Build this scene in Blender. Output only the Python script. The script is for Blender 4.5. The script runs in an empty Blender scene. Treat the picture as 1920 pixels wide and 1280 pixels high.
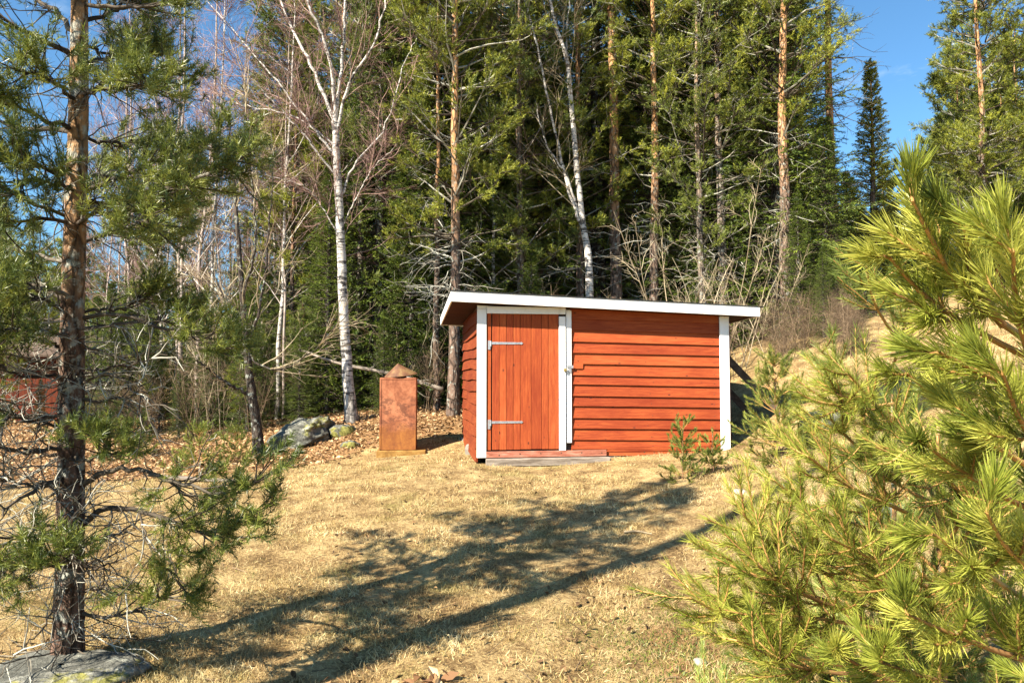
import bpy, math, numpy as np
from mathutils import Vector, Matrix

S = bpy.context.scene
COL = S.collection
R_ = math.radians

# ------------------------------------------------------------------ camera, sky, sun, exposure
FPX = 1334.0
PITCH = math.atan(63 / FPX)
cam_d = bpy.data.cameras.new('camera')
cam_d.sensor_width = 36.0
cam_d.lens = FPX / 1920 * 36
cam_d.clip_end = 1500
cam_d.clip_start = 0.02
cam = bpy.data.objects.new('camera', cam_d)
COL.objects.link(cam)
CAMZ = 1.6
cam.location = (0, 0, CAMZ)
cam.rotation_euler = (math.pi / 2 + PITCH, 0, 0)
S.camera = cam

SUN_EL = R_(39)
SUN_AZ = math.atan2(-0.665, -0.745)          # direction towards the sun in the ground plane
world = bpy.data.worlds.new('World')
S.world = world
world.use_nodes = True
wn, wl = world.node_tree.nodes, world.node_tree.links
wn.clear()
sky = wn.new('ShaderNodeTexSky')
sky.sky_type = 'NISHITA'
sky.sun_disc = False
sky.sun_elevation = SUN_EL
sky.sun_rotation = math.pi / 2 - SUN_AZ
sky.altitude = 200
sky.air_density = 1.0
sky.dust_density = 0.25
sky.ozone_density = 5.0
# thin wisps of high cloud
tc = wn.new('ShaderNodeTexCoord')
mp = wn.new('ShaderNodeMapping')
mp.inputs['Scale'].default_value = (2.2, 2.2, 6.0)
ns = wn.new('ShaderNodeTexNoise')
ns.inputs['Scale'].default_value = 2.0
ns.inputs['Detail'].default_value = 8
ns.inputs['Roughness'].default_value = 0.6
cr = wn.new('ShaderNodeValToRGB')
cr.color_ramp.elements[0].position = 0.57
cr.color_ramp.elements[0].color = (0, 0, 0, 1)
cr.color_ramp.elements[1].position = 0.80
cr.color_ramp.elements[1].color = (0.55, 0.55, 0.55, 1)
mx = wn.new('ShaderNodeMix')
mx.data_type = 'RGBA'
bg = wn.new('ShaderNodeBackground')
bg.inputs['Strength'].default_value = 0.053
wo = wn.new('ShaderNodeOutputWorld')
wl.new(tc.outputs['Generated'], mp.inputs['Vector'])
wl.new(mp.outputs[0], ns.inputs['Vector'])
wl.new(ns.outputs[0], cr.inputs[0])
wl.new(cr.outputs[0], mx.inputs[0])
tint = wn.new('ShaderNodeMix'); tint.data_type = 'RGBA'; tint.blend_type = 'MULTIPLY'; tint.inputs[0].default_value = 1.0
wl.new(sky.outputs[0], tint.inputs[6]); tint.inputs[7].default_value = (.92, 1.25, 1.27, 1)
wl.new(tint.outputs[2], mx.inputs[6])
mx.inputs[7].default_value = (7.5, 8.2, 9.0, 1)
wl.new(mx.outputs[2], bg.inputs['Color'])
wl.new(bg.outputs[0], wo.inputs['Surface'])

sun_d = bpy.data.lights.new('sun', 'SUN')
sun_d.energy = 5.0
sun_d.angle = R_(0.53)
sun_d.color = (1.0, 0.91, 0.77)
sun = bpy.data.objects.new('sun', sun_d)
COL.objects.link(sun)
sdir = Vector((math.cos(SUN_AZ) * math.cos(SUN_EL), math.sin(SUN_AZ) * math.cos(SUN_EL), math.sin(SUN_EL)))
sun.rotation_euler = sdir.to_track_quat('Z', 'Y').to_euler()
sun.location = (-20, -18, 25)

S.view_settings.view_transform = 'Standard'
S.view_settings.look = 'None'
S.view_settings.exposure = 1.72
S.view_settings.gamma = 1.0
S.view_settings.use_curve_mapping = False
S.render.engine = 'CYCLES'
S.cycles.max_bounces = 6
S.cycles.diffuse_bounces = 1
S.cycles.transmission_bounces = 3
S.cycles.use_denoising = True

# ------------------------------------------------------------------ pixel helpers
def at(px, py, Y):
    dx, dy = (px - 960) / FPX, (640 - py) / FPX
    c, s = math.cos(PITCH), math.sin(PITCH)
    v = np.array([dx, c - s * dy, s + c * dy])
    return np.array([0, 0, CAMZ]) + v * (Y / v[1])

# ------------------------------------------------------------------ terrain
CP = np.array([
    (0, -6, -.1), (-6, -5, -.3), (8, -4, 1.2), (0, 0, 0), (-5, 0, -.15), (3, 0.5, .25), (0, 4, 0), (-2.5, 4, 0), (-6, 4, -.15), (2.0, 3, .08),
    (2.5, 5, .22), (5, 4, .75), (0, 7, .2), (-4, 7, .08), (2.6, 7.6, .44), (5, 8, 1.15),
    (-.55, 9.5, .41), (.2, 9.55, .36), (.9, 9.65, .385), (1.7, 9.95, .49), (3.1, 10.0, .54), (3.45, 9.3, .52), (-1.85, 11.3, .31), (-4.3, 12, .28), (-4.0, 12.5, .36),
    (-6, 10.5, .17), (-3, 13.3, .74), (-1.15, 14.2, .82), (-.85, 12.1, .5), (-5.5, 14, .42), (5.7, 14, 2.15), (4.3, 11.3, 1.15), (3.6, 13.5, 1.3), (1, 13, .7),
    (-8, 12, .2), (-12, 15, .35), (0, 20, 1.3), (10, 20, 3.4), (-20, 25, .8), (20, 10, 4.2), (0, 40, 2.5), (30, 40, 6.5),
    (-40, 40, 1.5), (-40, -10, -1), (40, -10, 4), (-90, 140, 3), (90, 140, 10), (0, 140, 5), (-150, 0, 0), (150, 0, 7)], float)
def _tps(r2):
    return np.where(r2 > 1e-9, 0.5 * r2 * np.log(np.maximum(r2, 1e-9)), 0)
def _fit():
    n = len(CP)
    d2 = ((CP[:, None, :2] - CP[None, :, :2]) ** 2).sum(-1)
    A = np.zeros((n + 3, n + 3))
    A[:n, :n] = _tps(d2) + np.eye(n) * 0.12
    A[:n, n] = A[n, :n] = 1
    A[:n, n + 1:] = CP[:, :2]
    A[n + 1:, :n] = CP[:, :2].T
    b = np.zeros(n + 3)
    b[:n] = CP[:, 2]
    return np.linalg.solve(A, b)
TW = _fit()

def hsh(i, j, k, seed):
    h = (i * 374761393 + j * 668265263 + k * 2147483647 + seed * 1274126177) & 0xffffffff
    h = ((h ^ (h >> 13)) * 1274126177) & 0xffffffff
    return ((h ^ (h >> 16)) & 0xffff) / 65535.0
def vnoise(p, seed=0):
    p = np.asarray(p, float)
    i = np.floor(p).astype(np.int64)
    f = p - i
    f = f * f * (3 - 2 * f)
    out = 0
    for a in (0, 1):
        for b in (0, 1):
            for c in (0, 1):
                w = (f[..., 0] if a else 1 - f[..., 0]) * (f[..., 1] if b else 1 - f[..., 1]) * (f[..., 2] if c else 1 - f[..., 2])
                out = out + w * hsh(i[..., 0] + a, i[..., 1] + b, i[..., 2] + c, seed)
    return out
def fbm(p, octv=4, seed=0):
    p = np.asarray(p, float)
    o, a, t = 0, 1, 0
    for k in range(octv):
        o = o + a * vnoise(p * 2 ** k, seed + k)
        t += a
        a *= .5
    return o / t
def gz(x, y):
    x, y = np.broadcast_arrays(np.asarray(x, float), np.asarray(y, float))
    sh = x.shape
    x, y = x.ravel(), y.ravel()
    z = np.full(x.shape, TW[len(CP)]) + TW[len(CP) + 1] * x + TW[len(CP) + 2] * y
    for k in range(len(CP)):
        z = z + TW[k] * _tps((x - CP[k, 0]) ** 2 + (y - CP[k, 1]) ** 2)
    q = np.stack([x, y, x * 0], -1)
    am = np.clip(np.hypot(x - .9, (y - 9.8) * 1.6) / 3.0 - .25, .12, 1)
    z = z + (fbm(q * 1.1, 3, 5) - .5) * .09 * am + (vnoise(q * 7, 9) - .5) * .018
    return z.reshape(sh)
def hit(px, py):
    Y = np.linspace(1.0, 60, 4000)
    d = at(px, py, 1.0) - np.array([0, 0, CAMZ])
    z = CAMZ + d[2] * Y
    g = gz(d[0] * Y, Y)
    k = np.argmax(z <= g)
    if z[k] > g[k]:
        k = len(Y) - 1
    return np.array([d[0] * Y[k], Y[k], g[k]])

# ------------------------------------------------------------------ mesh helpers
class Buf:
    def __init__(s):
        s.v, s.f3, s.f4, s.a, s.n = [], [], [], [], 0
    def add(s, v, f3=None, f4=None, a=None):
        v = np.asarray(v, float).reshape(-1, 3)
        if f3 is not None and len(f3): s.f3.append(np.asarray(f3, np.int64).reshape(-1, 3) + s.n)
        if f4 is not None and len(f4): s.f4.append(np.asarray(f4, np.int64).reshape(-1, 4) + s.n)
        s.v.append(v)
        s.a.append(np.full(len(v), .5) if a is None else np.broadcast_to(np.asarray(a, float), (len(v),)))
        s.n += len(v)
        return s
    def mesh(s, name, mat, smooth=False):
        me = bpy.data.meshes.new(name)
        v = np.concatenate(s.v) if s.v else np.zeros((0, 3))
        f3 = np.concatenate(s.f3) if s.f3 else np.zeros((0, 3), np.int64)
        f4 = np.concatenate(s.f4) if s.f4 else np.zeros((0, 4), np.int64)
        me.vertices.add(len(v))
        me.vertices.foreach_set('co', v.astype(np.float32).ravel())
        me.loops.add(len(f3) * 3 + len(f4) * 4)
        me.loops.foreach_set('vertex_index', np.concatenate([f3.ravel(), f4.ravel()]).astype(np.int32))
        me.polygons.add(len(f3) + len(f4))
        st = np.concatenate([np.arange(len(f3)) * 3, len(f3) * 3 + np.arange(len(f4)) * 4]).astype(np.int32)
        me.polygons.foreach_set('loop_start', st)
        me.polygons.foreach_set('use_smooth', np.full(len(f3) + len(f4), bool(smooth)))
        at_ = me.attributes.new('rnd', 'FLOAT', 'POINT')
        at_.data.foreach_set('value', np.concatenate(s.a).astype(np.float32))
        me.materials.append(mat)
        me.update(calc_edges=True)
        return me
    def obj(s, name, mat, parent=None, smooth=False, loc=None):
        o = bpy.data.objects.new(name, s.mesh(name, mat, smooth))
        COL.objects.link(o)
        if parent is not None: o.parent = parent
        if loc is not None: o.location = loc
        if parent is not None and name in ('branches', 'twigs', 'crown', 'limbs', 'stems', 'dead_twigs'): o['kind'] = 'stuff'
        return o

def tag(o, label=None, cat=None, group=None, kind=None):
    if label: o['label'] = label
    if cat: o['category'] = cat
    if group: o['group'] = group
    if kind: o['kind'] = kind
    return o
def empty(name, loc=(0, 0, 0), rz=0, label=None, cat=None, group=None):
    o = bpy.data.objects.new(name, None)
    COL.objects.link(o)
    o.location = [float(c) for c in loc]
    o.rotation_euler = (0, 0, rz)
    o.empty_display_size = .1
    return tag(o, label, cat, group)
KIDS = {}
def copy_tree(o, parent=None):
    c = o.copy()
    COL.objects.link(c)
    c.parent = parent
    for ch in list(o.children):
        copy_tree(ch, c)
    return c

def norm(v):
    return v / np.maximum(np.linalg.norm(v, axis=-1, keepdims=True), 1e-9)
def tubes(P, Rr, sides=4, buf=None, a=None, cap=False):
    """P (N,K,3), Rr (N,K)"""
    buf = buf or Buf()
    P = np.asarray(P, float)
    N, K, _ = P.shape
    if N == 0: return buf
    Rr = np.broadcast_to(np.asarray(Rr, float), (N, K))
    T = norm(np.gradient(P, axis=1))
    mean = norm(P[:, -1] - P[:, 0])
    ref = np.where(np.abs(mean[:, 2:3]) > .8, np.array([[1., 0, 0]]), np.array([[0, 0, 1.]]))[:, None, :]
    n1 = norm(np.cross(T, np.broadcast_to(ref, T.shape)))
    n2 = np.cross(T, n1)
    ang = np.arange(sides) * 2 * math.pi / sides
    V = P[:, :, None, :] + Rr[:, :, None, None] * (np.cos(ang)[None, None, :, None] * n1[:, :, None, :] + np.sin(ang)[None, None, :, None] * n2[:, :, None, :])
    idx = np.arange(N * K * sides).reshape(N, K, sides)
    nx = np.roll(idx, -1, axis=2)
    f = np.stack([idx[:, :-1], nx[:, :-1], nx[:, 1:], idx[:, 1:]], -1).reshape(-1, 4)
    aa = None
    if a is not None:
        aa = np.broadcast_to(np.asarray(a, float)[:, None, None], (N, K, sides)).ravel()
    buf.add(V.reshape(-1, 3), None, f, aa)
    if cap:
        for k in (0, K - 1):
            for s in range(1, sides - 1):
                fc = np.stack([idx[:, k, 0], idx[:, k, s], idx[:, k, s + 1]], -1)
                if k == 0: fc = fc[:, ::-1]
                buf.f3.append(fc + buf.n - N * K * sides)
    return buf
def grow(rng, p, d, L, K, wob=.12, up=0.0):
    p, d = np.asarray(p, float), norm(np.asarray(d, float))
    L = np.broadcast_to(np.asarray(L, float), (len(p),))
    up = np.broadcast_to(np.asarray(up, float), (len(p),))
    out = [p]
    for k in range(K):
        d = norm(d + rng.normal(0, wob, d.shape) + np.array([0, 0, 1.]) * up[:, None])
        p = p + d * (L / K)[:, None]
        out.append(p)
    return np.stack(out, 1)
def samp(P, idx, t):
    K = P.shape[1] - 1
    f = np.clip(t, 0, .9999) * K
    i = f.astype(int)
    a, b = P[idx, i], P[idx, i + 1]
    return a + (b - a) * (f - i)[:, None], norm(b - a)
def kids(rng, P, idx, t, ang, flat=0.0):
    p, T = samp(P, idx, t)
    r = rng.normal(size=p.shape)
    side = norm(np.cross(T, np.array([0, 0, 1.]))) * rng.choice([-1, 1], len(p))[:, None]
    perp = norm(np.cross(T, r)) * (1 - flat) + side * flat
    perp = norm(perp - T * (perp * T).sum(-1, keepdims=True))
    ang = np.broadcast_to(ang, (len(p),))[:, None]
    return p, norm(T * np.cos(ang) + perp * np.sin(ang))
def needles(rng, P, n_each, ln, w, ang=(.45, .95), t0=0.0, segs=1, buf=None, bend=.15, up=0.0):
    """needle-shaped leaves round the shoots P (N,K,3)"""
    buf = buf or Buf()
    N = len(P)
    if N == 0: return buf
    idx = np.repeat(np.arange(N), n_each)
    t = t0 + (1 - t0) * rng.random(len(idx)) ** .9
    p, T = samp(P, idx, t)
    a = rng.uniform(ang[0], ang[1], len(idx)) * (1 - .45 * np.clip((t - .8) / .2, 0, 1))
    perp = norm(np.cross(T, rng.normal(size=p.shape)))
    d = norm(T * np.cos(a)[:, None] + perp * np.sin(a)[:, None] + np.array([0, 0, up]))
    s = norm(np.cross(d, rng.normal(size=p.shape)))
    L = ln * rng.uniform(.75, 1.1, len(idx))[:, None]
    W = w * rng.uniform(.8, 1.2, len(idx))[:, None]
    rv = np.repeat(rng.random(N), n_each) * .6 + rng.random(len(idx)) * .4
    M = len(idx)
    if segs == 1:
        V = np.stack([p - s * W / 2, p + s * W / 2, p + d * L], 1)
        f = np.arange(M * 3).reshape(M, 3)
        buf.add(V.reshape(-1, 3), f, None, np.repeat(rv, 3))
    else:
        m = p + d * L * .55
        d2 = norm(d + T * bend + rng.normal(0, .08, d.shape))
        e = m + d2 * L * .45
        V = np.stack([p - s * W * .35, p + s * W * .35, m - s * W / 2, m + s * W / 2, e - s * W * .12, e + s * W * .12], 1)
        b = np.arange(M)[:, None] * 6
        f = np.concatenate([b + np.array([[0, 1, 3, 2]]), b + np.array([[2, 3, 5, 4]])])
        buf.add(V.reshape(-1, 3), None, f, np.repeat(rv, 6))
    return buf
def dens(pts, n):
    """smooth curve through the points, n samples"""
    pts = np.asarray(pts, float)
    m = len(pts)
    if m == 2:
        return pts[0] + (pts[1] - pts[0]) * np.linspace(0, 1, n)[:, None]
    P = np.vstack([2 * pts[0] - pts[1], pts, 2 * pts[-1] - pts[-2]])
    u = np.linspace(0, m - 1 - 1e-6, n)
    i = u.astype(int)
    t = (u - i)[:, None]
    a, b, c, d = P[i], P[i + 1], P[i + 2], P[i + 3]
    return .5 * (2 * b + (c - a) * t + (2 * a - 5 * b + 4 * c - d) * t ** 2 + (3 * b - a - 3 * c + d) * t ** 3)
def box(buf, x0, x1, y0, y1, z0, z1, sh=None, a=None):
    v = np.array([(x, y, z) for z in (z0, z1) for y in (y0, y1) for x in (x0, x1)], float)
    if sh is not None: v = sh(v)
    buf.add(v, None, [(0, 2, 3, 1), (4, 5, 7, 6), (0, 1, 5, 4), (2, 6, 7, 3), (0, 4, 6, 2), (1, 3, 7, 5)], a)
    return buf
def bevel(o, w=.004, seg=1):
    m = o.modifiers.new('bevel', 'BEVEL')
    m.width = w
    m.segments = seg
    m.limit_method = 'ANGLE'
    return o

# ------------------------------------------------------------------ materials
class M:
    def __init__(s, name, rough=.8, spec=.3):
        s.m = bpy.data.materials.new(name)
        s.m.use_nodes = True
        s.n, s.l = s.m.node_tree.nodes, s.m.node_tree.links
        s.b = s.n['Principled BSDF']
        s.b.inputs['Roughness'].default_value = rough
        s.b.inputs['Specular IOR Level'].default_value = spec
        s.tc = s.n.new('ShaderNodeTexCoord')
    def map(s, scale=(1, 1, 1), src='Object', rnd=False):
        mp = s.n.new('ShaderNodeMapping')
        mp.inputs['Scale'].default_value = scale
        s.l.new(s.tc.outputs[src], mp.inputs['Vector'])
        if rnd:
            oi = s.n.new('ShaderNodeObjectInfo')
            mu = s.n.new('ShaderNodeMath'); mu.operation = 'MULTIPLY'; mu.inputs[1].default_value = 57.0
            s.l.new(oi.outputs['Random'], mu.inputs[0])
            cb = s.n.new('ShaderNodeCombineXYZ')
            for k in range(3): s.l.new(mu.outputs[0], cb.inputs[k])
            s.l.new(cb.outputs[0], mp.inputs['Location'])
        return mp.outputs[0]
    def noise(s, scale, detail=4, rough=.6, vec=None, dist=0):
        t = s.n.new('ShaderNodeTexNoise')
        t.inputs['Scale'].default_value = scale
        t.inputs['Detail'].default_value = detail
        t.inputs['Roughness'].default_value = rough
        t.inputs['Distortion'].default_value = dist
        s.l.new(vec if vec is not None else s.tc.outputs['Object'], t.inputs['Vector'])
        return t.outputs[0]
    def vor(s, scale, vec=None, feat='F1', out='Distance', rand=1.0):
        t = s.n.new('ShaderNodeTexVoronoi')
        t.feature = feat
        t.inputs['Scale'].default_value = scale
        t.inputs['Randomness'].default_value = rand
        s.l.new(vec if vec is not None else s.tc.outputs['Object'], t.inputs['Vector'])
        return t.outputs[out]
    def ramp(s, x, stops):
        r = s.n.new('ShaderNodeValToRGB')
        e = r.color_ramp.elements
        while len(e) < len(stops): e.new(.5)
        for k, (p, c) in enumerate(stops):
            e[k].position = p
            c = (c, c, c) if isinstance(c, (int, float)) else c
            e[k].color = (*c, 1)
        s.l.new(x, r.inputs[0])
        return r.outputs[0]
    def mix(s, fac, a, b, mode='MIX'):
        m = s.n.new('ShaderNodeMix')
        m.data_type = 'RGBA'
        m.blend_type = mode
        for k, v in ((0, fac), (6, a), (7, b)):
            sock = m.inputs[k]
            if isinstance(v, (int, float)): sock.default_value = v if k == 0 else (v, v, v, 1)
            elif isinstance(v, tuple): sock.default_value = (*v, 1)
            else: s.l.new(v, sock)
        return m.outputs[2]
    def attr(s, name='rnd'):
        a = s.n.new('ShaderNodeAttribute')
        a.attribute_name = name
        return a.outputs['Fac']
    def orand(s):
        return s.n.new('ShaderNodeObjectInfo').outputs['Random']
    def math(s, op, a, b=0.0):
        m = s.n.new('ShaderNodeMath'); m.operation = op
        for k, v in enumerate((a, b)):
            if isinstance(v, (int, float)): m.inputs[k].default_value = v
            else: s.l.new(v, m.inputs[k])
        return m.outputs[0]
    def sep(s, k, src='Object'):
        x = s.n.new('ShaderNodeSeparateXYZ')
        s.l.new(s.tc.outputs[src], x.inputs[0])
        return x.outputs[k]
    def col(s, c):
        if isinstance(c, tuple): s.b.inputs['Base Color'].default_value = (*c, 1)
        else: s.l.new(c, s.b.inputs['Base Color'])
        return s
    def bump(s, h, strength=.5, dist=.01):
        b = s.n.new('ShaderNodeBump')
        b.inputs['Strength'].default_value = strength
        b.inputs['Distance'].default_value = dist
        s.l.new(h, b.inputs['Height'])
        s.l.new(b.outputs[0], s.b.inputs['Normal'])
        return s
    def transl(s, c, fac=.3):
        t = s.n.new('ShaderNodeBsdfTranslucent')
        if isinstance(c, tuple): t.inputs['Color'].default_value = (*c, 1)
        else: s.l.new(c, t.inputs['Color'])
        mx = s.n.new('ShaderNodeMixShader')
        mx.inputs[0].default_value = fac
        s.l.new(s.b.outputs[0], mx.inputs[1])
        s.l.new(t.outputs[0], mx.inputs[2])
        s.l.new(mx.outputs[0], s.n['Material Output'].inputs['Surface'])
        return s

def m_needle(name, dark, mid, lite, tr=.25, rough=.5, spec=.4, yell=None):
    m = M(name, rough, spec)
    v = m.attr()
    big = m.noise(1.1, 3, .6)
    x = m.math('ADD', m.math('MULTIPLY', v, .62), m.math('MULTIPLY', big, .5))
    x = m.math('ADD', x, m.math('MULTIPLY', m.math('SUBTRACT', m.orand(), .5), .16))
    st = [(.22, dark), (.5, mid), (.85, lite)]
    c = m.ramp(x, st)
    m.col(c).transl(c, tr)
    return m.m
NEEDLE_L = m_needle('needle_left_pine', (.022, .045, .012), (.115, .15, .024), (.37, .38, .07), .25, .42, .5)
NEEDLE_R = m_needle('needle_young_pine', (.05, .085, .018), (.30, .34, .045), (.66, .63, .13), .38, .42, .45)
NEEDLE_P = m_needle('needle_forest_pine', (.025, .045, .010), (.16, .19, .026), (.46, .46, .055), .25, .5, .35)
NEEDLE_D = m_needle('needle_dark_pine', (.03, .055, .016), (.11, .145, .028), (.28, .31, .055), .22, .5, .35)
NEEDLE_S = m_needle('needle_spruce', (.013, .026, .006), (.065, .10, .013), (.19, .24, .026), .2, .5, .3)

def m_bark(name, low, high, z0, z1, lichen=.0, plates=9.0, crackc=(.03, .022, .016), b=.9):
    m = M(name, .9, .15)
    vz = m.map((1, 1, .35))
    n1 = m.noise(plates * 1.2, 5, .65, vz, .4)
    n2 = m.noise(plates * 5, 4, .6, vz)
    cr = m.ramp(m.vor(plates, m.map((1, 1, .32)), 'DISTANCE_TO_EDGE'), [(.0, 0.0), (.13, 1.0)])
    z = m.math('ADD', m.sep(2), m.math('MULTIPLY', m.math('SUBTRACT', n1, .5), 1.8))
    k = m.math('DIVIDE', m.math('SUBTRACT', z, z0), z1 - z0)
    k = m.ramp(k, [(0, 0.0), (1, 1.0)])
    lo = m.ramp(n1, [(.3, tuple(c * .55 for c in low)), (.55, low), (.75, tuple(min(1, c * 1.55) for c in low))])
    hi = m.ramp(n1, [(.32, tuple(c * .35 for c in high)), (.47, tuple(c * .8 for c in high)), (.6, high), (.75, tuple(min(1, c * 1.3) for c in high))])
    c = m.mix(k, lo, hi)
    c = m.mix(m.math('MULTIPLY', m.math('SUBTRACT', 1.0, cr), .8), c, crackc)
    if lichen > 0:
        lm = m.ramp(m.noise(11, 5, .7), [(.56 - lichen * .1, 0.0), (.66 - lichen * .1, 1.0)])
        c = m.mix(m.math('MULTIPLY', lm, .8), c, (.33, .35, .30))
    h = m.math('ADD', m.math('MULTIPLY', cr, .8), m.math('MULTIPLY', n2, .6))
    m.col(c).bump(h, b, .02)
    return m.m
BARK_L = m_bark('bark_left_pine', (.145, .088, .062), (.36, .21, .10), 1.7, 2.8, .45, 14, b=1.0)
BARK_P = m_bark('bark_forest_pine', (.17, .115, .085), (.55, .29, .13), 3.4, 5.8, .15, 9)
BARK_G = m_bark('bark_grey_pine', (.19, .15, .12), (.40, .26, .16), 4, 8, .4, 8)
BARK_D = m_bark('bark_dark', (.06, .047, .037), (.09, .07, .055), 2, 6, .25, 12)
BARK_Y = m_bark('bark_young_pine', (.30, .17, .09), (.50, .27, .10), .2, 1.0, .2, 30, b=.3)
def m_twig(name, a, b, c):
    m = M(name, .85, .2)
    n = m.noise(6, 4, .6)
    x = m.math('ADD', m.math('MULTIPLY', n, .6), m.math('MULTIPLY', m.attr(), .5))
    m.col(m.ramp(x, [(.3, a), (.55, b), (.8, c)]))
    return m.m
TWIG_LICHEN = m_twig('twig_lichen', (.035, .025, .018), (.11, .09, .065), (.42, .41, .34))
TWIG_BIRCH = m_twig('twig_birch', (.09, .05, .045), (.19, .11, .095), (.38, .25, .20))
TWIG_PALE = m_twig('twig_pale', (.11, .08, .05), (.27, .21, .13), (.50, .42, .28))
TWIG_BROWN = m_twig('twig_brown', (.06, .04, .025), (.13, .09, .055), (.30, .21, .13))
TWIG_ORANGE = m_twig('twig_young_pine', (.25, .13, .05), (.42, .22, .07), (.6, .36, .13))
TWIG_DARK = m_twig('twig_dark', (.035, .027, .02), (.07, .055, .04), (.14, .11, .08))
def m_birch():
    m = M('bark_birch', .7, .25)
    vz = m.map((1.6, 1.6, 11))
    bands = m.ramp(m.noise(2.4, 5, .75, vz), [(.53, 0.0), (.575, 1.0)])
    scar = m.ramp(m.noise(1.2, 3, .6, m.map((3, 3, 5))), [(.575, 0.0), (.62, 1.0)])
    low = m.ramp(m.math('ADD', m.sep(2), m.math('MULTIPLY', m.noise(3, 4, .7, m.map((2, 2, 1.0))), 3.0)), [(.0, 1.0), (.55, 1.0), (.80, 0.0)])
    lowk = m.ramp(m.math('ADD', m.math('MULTIPLY', m.sep(2), .28), m.math('MULTIPLY', m.noise(6, 5, .7, m.map((3, 3, .8))), 1.1)), [(.55, 1.0), (.75, 0.0)])
    k = m.math('MAXIMUM', m.math('MAXIMUM', bands, scar), lowk)
    base = m.ramp(m.noise(5, 4, .6), [(.3, (.36, .32, .28)), (.6, (.60, .56, .50))])
    m.col(m.mix(m.math('MULTIPLY', k, .93), base, (.035, .03, .027))).bump(m.math('SUBTRACT', 1.0, k), .4, .008)
    return m.m
BARK_B = m_birch()
BARK_T = m_twig('bark_thin_birch', (.17, .12, .10), (.36, .29, .25), (.62, .56, .50))

def m_redwood(name, vertical=False, tone=1.0, along='x'):
    m = M(name, .78, .22)
    sc = {'x': (1.0, 9, 14), 'z': (14, 9, 1.0), 'y': (9, 1.0, 14)}[along]
    v = m.map(sc, rnd=True)
    g = m.noise(3.2, 6, .65, v, .5)
    g2 = m.noise(14, 4, .6, v)
    big = m.noise(1.6, 3, .5, m.map((1, 1, 1), rnd=True))
    kn = m.ramp(m.vor(3.6, m.map({'x': (1.1, 1, 2.2), 'z': (2.2, 1, 1.1), 'y': (1, 1.1, 2.2)}[along], rnd=True)), [(.06, 1.0), (.095, 0.0)])
    x = m.math('ADD', m.math('MULTIPLY', g, .55), m.math('ADD', m.math('MULTIPLY', g2, .2), m.math('MULTIPLY', big, .3)))
    x = m.math('ADD', x, m.math('MULTIPLY', m.math('SUBTRACT', m.orand(), .5), .12))
    t = tone
    c = m.ramp(x, [(.34, (.20 * t, .028 * t, .008 * t)), (.46, (.25 * t, .042 * t, .012 * t)), (.60, (.36 * t, .074 * t, .019 * t)), (.75, (.43 * t, .115 * t, .034 * t))])
    wear = m.ramp(m.noise(5, 6, .75, v), [(.70, 0.0), (.78, .5)])
    c = m.mix(wear, c, (.30 * t, .17 * t, .11 * t))
    c = m.mix(m.math('MULTIPLY', kn, .85), c, (.07, .02, .012))
    m.col(c).bump(m.math('ADD', g, m.math('MULTIPLY', g2, .6)), .35, .004)
    return m.m
RED_H = m_redwood('red_siding', along='x')
RED_Y = m_redwood('red_siding_shaded', along='y', tone=.55)  # front siding red, darkened to paint the side wall's shading into the colour
RED_V = m_redwood('red_door_wood', along='z')
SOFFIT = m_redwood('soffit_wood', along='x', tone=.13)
RED_DARK = m_redwood('shaded_red_wood', along='z', tone=.35)  # outbuilding red with the shade of the trees darkened into its tone
def m_simple(name, stops, scale, rough=.8, spec=.3, bump=.3, bd=.004, sc3=(1, 1, 1), rnd=False, metal=0):
    m = M(name, rough, spec)
    n = m.noise(scale, 6, .65, m.map(sc3, rnd=rnd), .3)
    m.col(m.ramp(n, stops)).bump(n, bump, bd)
    m.b.inputs['Metallic'].default_value = metal
    return m.m
WHITE = m_simple('white_paint', [(.25, (.62, .59, .54)), (.42, (.80, .79, .76)), (.7, (.86, .85, .82))], 5, .6, .35, .15, .003, (1, 1, .5), True)
SILL = m_simple('worn_sill', [(.3, (.20, .06, .035)), (.5, (.36, .13, .08)), (.7, (.45, .27, .19))], 5, .85, .2, .4, .004, (1, 6, 8))
GREYWOOD = m_simple('grey_wood', [(.3, (.10, .075, .055)), (.5, (.23, .19, .15)), (.7, (.38, .33, .28))], 4, .9, .15, .5, .006, (1, 7, 9), True)
DARKWOOD = m_simple('dark_wood', [(.3, (.05, .035, .025)), (.5, (.10, .07, .05)), (.7, (.17, .12, .09))], 4, .9, .15, .5, .006, (2, 7, 3), True)
FELT = m_simple('roof_felt', [(.3, (.02, .02, .02)), (.7, (.055, .055, .05))], 60, .95, .1, .4, .003)
ZINC = m_simple('galvanised_steel', [(.3, (.35, .35, .36)), (.7, (.62, .62, .63))], 18, .42, .5, .1, .001, metal=.7)
BRASS = m_simple('brass', [(.3, (.35, .25, .08)), (.7, (.55, .42, .16))], 20, .4, .5, .1, .001, metal=.8)
FOUND = m_simple('foundation_stone', [(.3, (.12, .10, .08)), (.7, (.30, .27, .22))], 9, .95, .15, .6, .01)
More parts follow.
